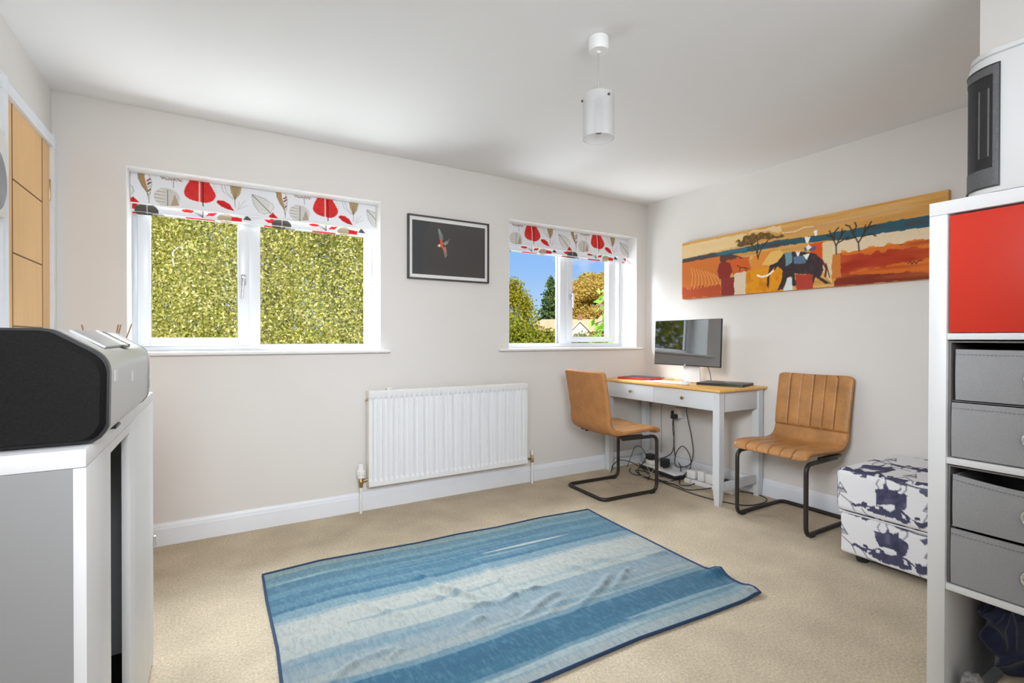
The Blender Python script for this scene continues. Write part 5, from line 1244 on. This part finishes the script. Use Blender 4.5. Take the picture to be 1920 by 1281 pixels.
# leafy sprays close to the narrow window on the right
sp_ = thing('garden_tree', (5.0, 5.3, GZ), 'young tree with bright lime leaves close outside the narrow window', 'tree')
C_ = []; mb_ = MB(); rg = np.random.default_rng(15)
az_ = lambda d, z, deg: (d*math.sin(R(deg)), d*math.cos(R(deg)), z)
for k, (deg, z, L) in enumerate(((41.9, 1.18, 1.0), (41.2, 1.08, 1.0), (42.2, 1.02, 1.0), (41.6, 1.28, 0.8), (42.4, 1.62, 0.8), (42.6, 1.50, 0.6), (42.9, 1.36, 0.6), (43.5, 1.45, 0.8), (43.4, 1.15, 0.8))):
    p1 = np.array(az_(6.0, z, deg-1.4)); p0 = np.array(az_(6.5, z+0.12, deg+3.2)); 
    mb_.tube(spline([(5.0, 5.3, z-0.2), tuple(p0), tuple((p0+p1)/2+np.array([0, 0, 0.04])), tuple(p1)], 4), 0.006, 5)
    for j in range(34):
        f = rg.random(); C_.append(p0+(p1-p0)*f+rg.normal(0, [0.05, 0.05, 0.035]))
leaves('foliage', np.array(C_), 0.062, LIME, sp_, aspect=0.5)
mb_.build('branches', BARK, sp_)['kind'] = 'stuff'
MB().tube([(5.0, 5.3, GZ), (5.0, 5.3, 1.9)], [0.06, 0.02], 8).build('trunk', BARK, sp_)
# neighbouring house
hs = thing('house', (35, 44, GZ), 'cream rendered house with terracotta roof and a white gable seen through the narrow window', 'house')
u_ = np.array([0.78, -0.626]); v_ = np.array([0.626, 0.78])   # along the front, away from us
o_ = np.array([34.37, 42.93])
def hp(a, d, z): return (o_[0]+u_[0]*a+v_[0]*d, o_[1]+u_[1]*a+v_[1]*d, z)
def hbox(a0, a1, d0, d1, z0, z1):
    return MB().add([hp(a, d, z) for z in (z0, z1) for a, d in ((a0, d0), (a1, d0), (a1, d1), (a0, d1))], [(0, 1, 2, 3), (4, 5, 6, 7), (0, 1, 5, 4), (1, 2, 6, 5), (2, 3, 7, 6), (3, 0, 4, 7)])
MB().add([hp(-1.0, 0, GZ), hp(1.0, 0, GZ), hp(1.0, 0, 1.95), hp(0, 0, 2.95), hp(-1.0, 0, 1.95), hp(-1.0, 4, GZ), hp(1.0, 4, GZ), hp(1.0, 4, 1.95), hp(0, 4, 2.95), hp(-1.0, 4, 1.95)],
         [(0, 1, 2, 3, 4), (5, 6, 7, 8, 9), (0, 1, 6, 5), (1, 2, 7, 6), (0, 4, 9, 5)]).build('gable_wall', RENDER_W, hs, smooth=False)
for s_ in (-1, 1):
    MB().add([hp(0, -0.2, 3.10), hp(s_*1.22, -0.2, 1.88), hp(s_*1.22, 5, 1.88), hp(0, 5, 3.10), hp(0, -0.2, 2.98), hp(s_*1.22, -0.2, 1.76), hp(s_*1.22, 5, 1.76), hp(0, 5, 2.98)],
             [(0, 1, 2, 3), (4, 5, 6, 7), (0, 1, 5, 4), (1, 2, 6, 5), (2, 3, 7, 6), (3, 0, 4, 7)]).build('gable_roof', ROOF, hs, smooth=False)
    MB().tube([hp(0, -0.22, 3.04), hp(s_*1.22, -0.22, 1.82)], 0.07, 4).build('bargeboard', RENDER_W, hs, smooth=False)
hbox(-6.5, 9, 3.2, 7, GZ, 2.1).build('main_wall', BRICK, hs, smooth=False)
MB().add([hp(-6.9, 2.9, 1.95), hp(9.4, 2.9, 1.95), hp(9.4, 5.1, 3.45), hp(-4.6, 5.1, 3.45), hp(-6.9, 7.3, 1.95), hp(9.4, 7.3, 1.95)], [(0, 1, 2, 3), (3, 2, 5, 4), (0, 3, 4), (1, 5, 2)]).build('main_roof', ROOF, hs, smooth=False)
fr_ = hbox(-0.62, 0.62, -0.06, 0.02, 0.93, 1.72).build('window', RENDER_W, hs, smooth=False)
for i in range(3): hbox(-0.56+i*0.39, -0.22+i*0.39, -0.09, -0.05, 0.98, 1.66).build('pane', HOUSE_DARK, fr_, smooth=False)
fr_ = hbox(-3.4, -2.2, 3.12, 3.22, 1.1, 1.8).build('window', RENDER_W, hs, smooth=False)
hbox(-3.3, -2.3, 3.08, 3.13, 1.18, 1.74).build('pane', HOUSE_DARK, fr_, smooth=False)
hbox(-0.25, 0.25, 4.9, 5.3, 3.2, 3.95).build('chimney', BRICK, hs, smooth=False)
h2 = thing('house', (42, 44, GZ), 'second tiled roof behind the lime leaves at the right of the narrow window', 'house')
q0 = (41.6, 44.6)
MB().add([(38.6, 46.4, GZ), (44, 41.6, GZ), (46, 44, GZ), (41, 49, GZ), (38.6, 46.4, 2.3), (44, 41.6, 2.3), (46, 44, 2.3), (41, 49, 2.3)], [(0, 1, 2, 3), (4, 5, 6, 7), (0, 1, 5, 4), (1, 2, 6, 5), (2, 3, 7, 6), (3, 0, 4, 7)]).build('wall', RENDER_W, h2, smooth=False)
MB().add([(38.2, 46.4, 2.2), (44, 41.2, 2.2), (46.4, 44, 2.2), (41, 49.4, 2.2), (40.6, 46.6, 4.0), (44.4, 43.2, 4.0)], [(0, 1, 5, 4), (1, 2, 5), (2, 3, 4, 5), (3, 0, 4)]).build('roof', ROOF, h2, smooth=False)
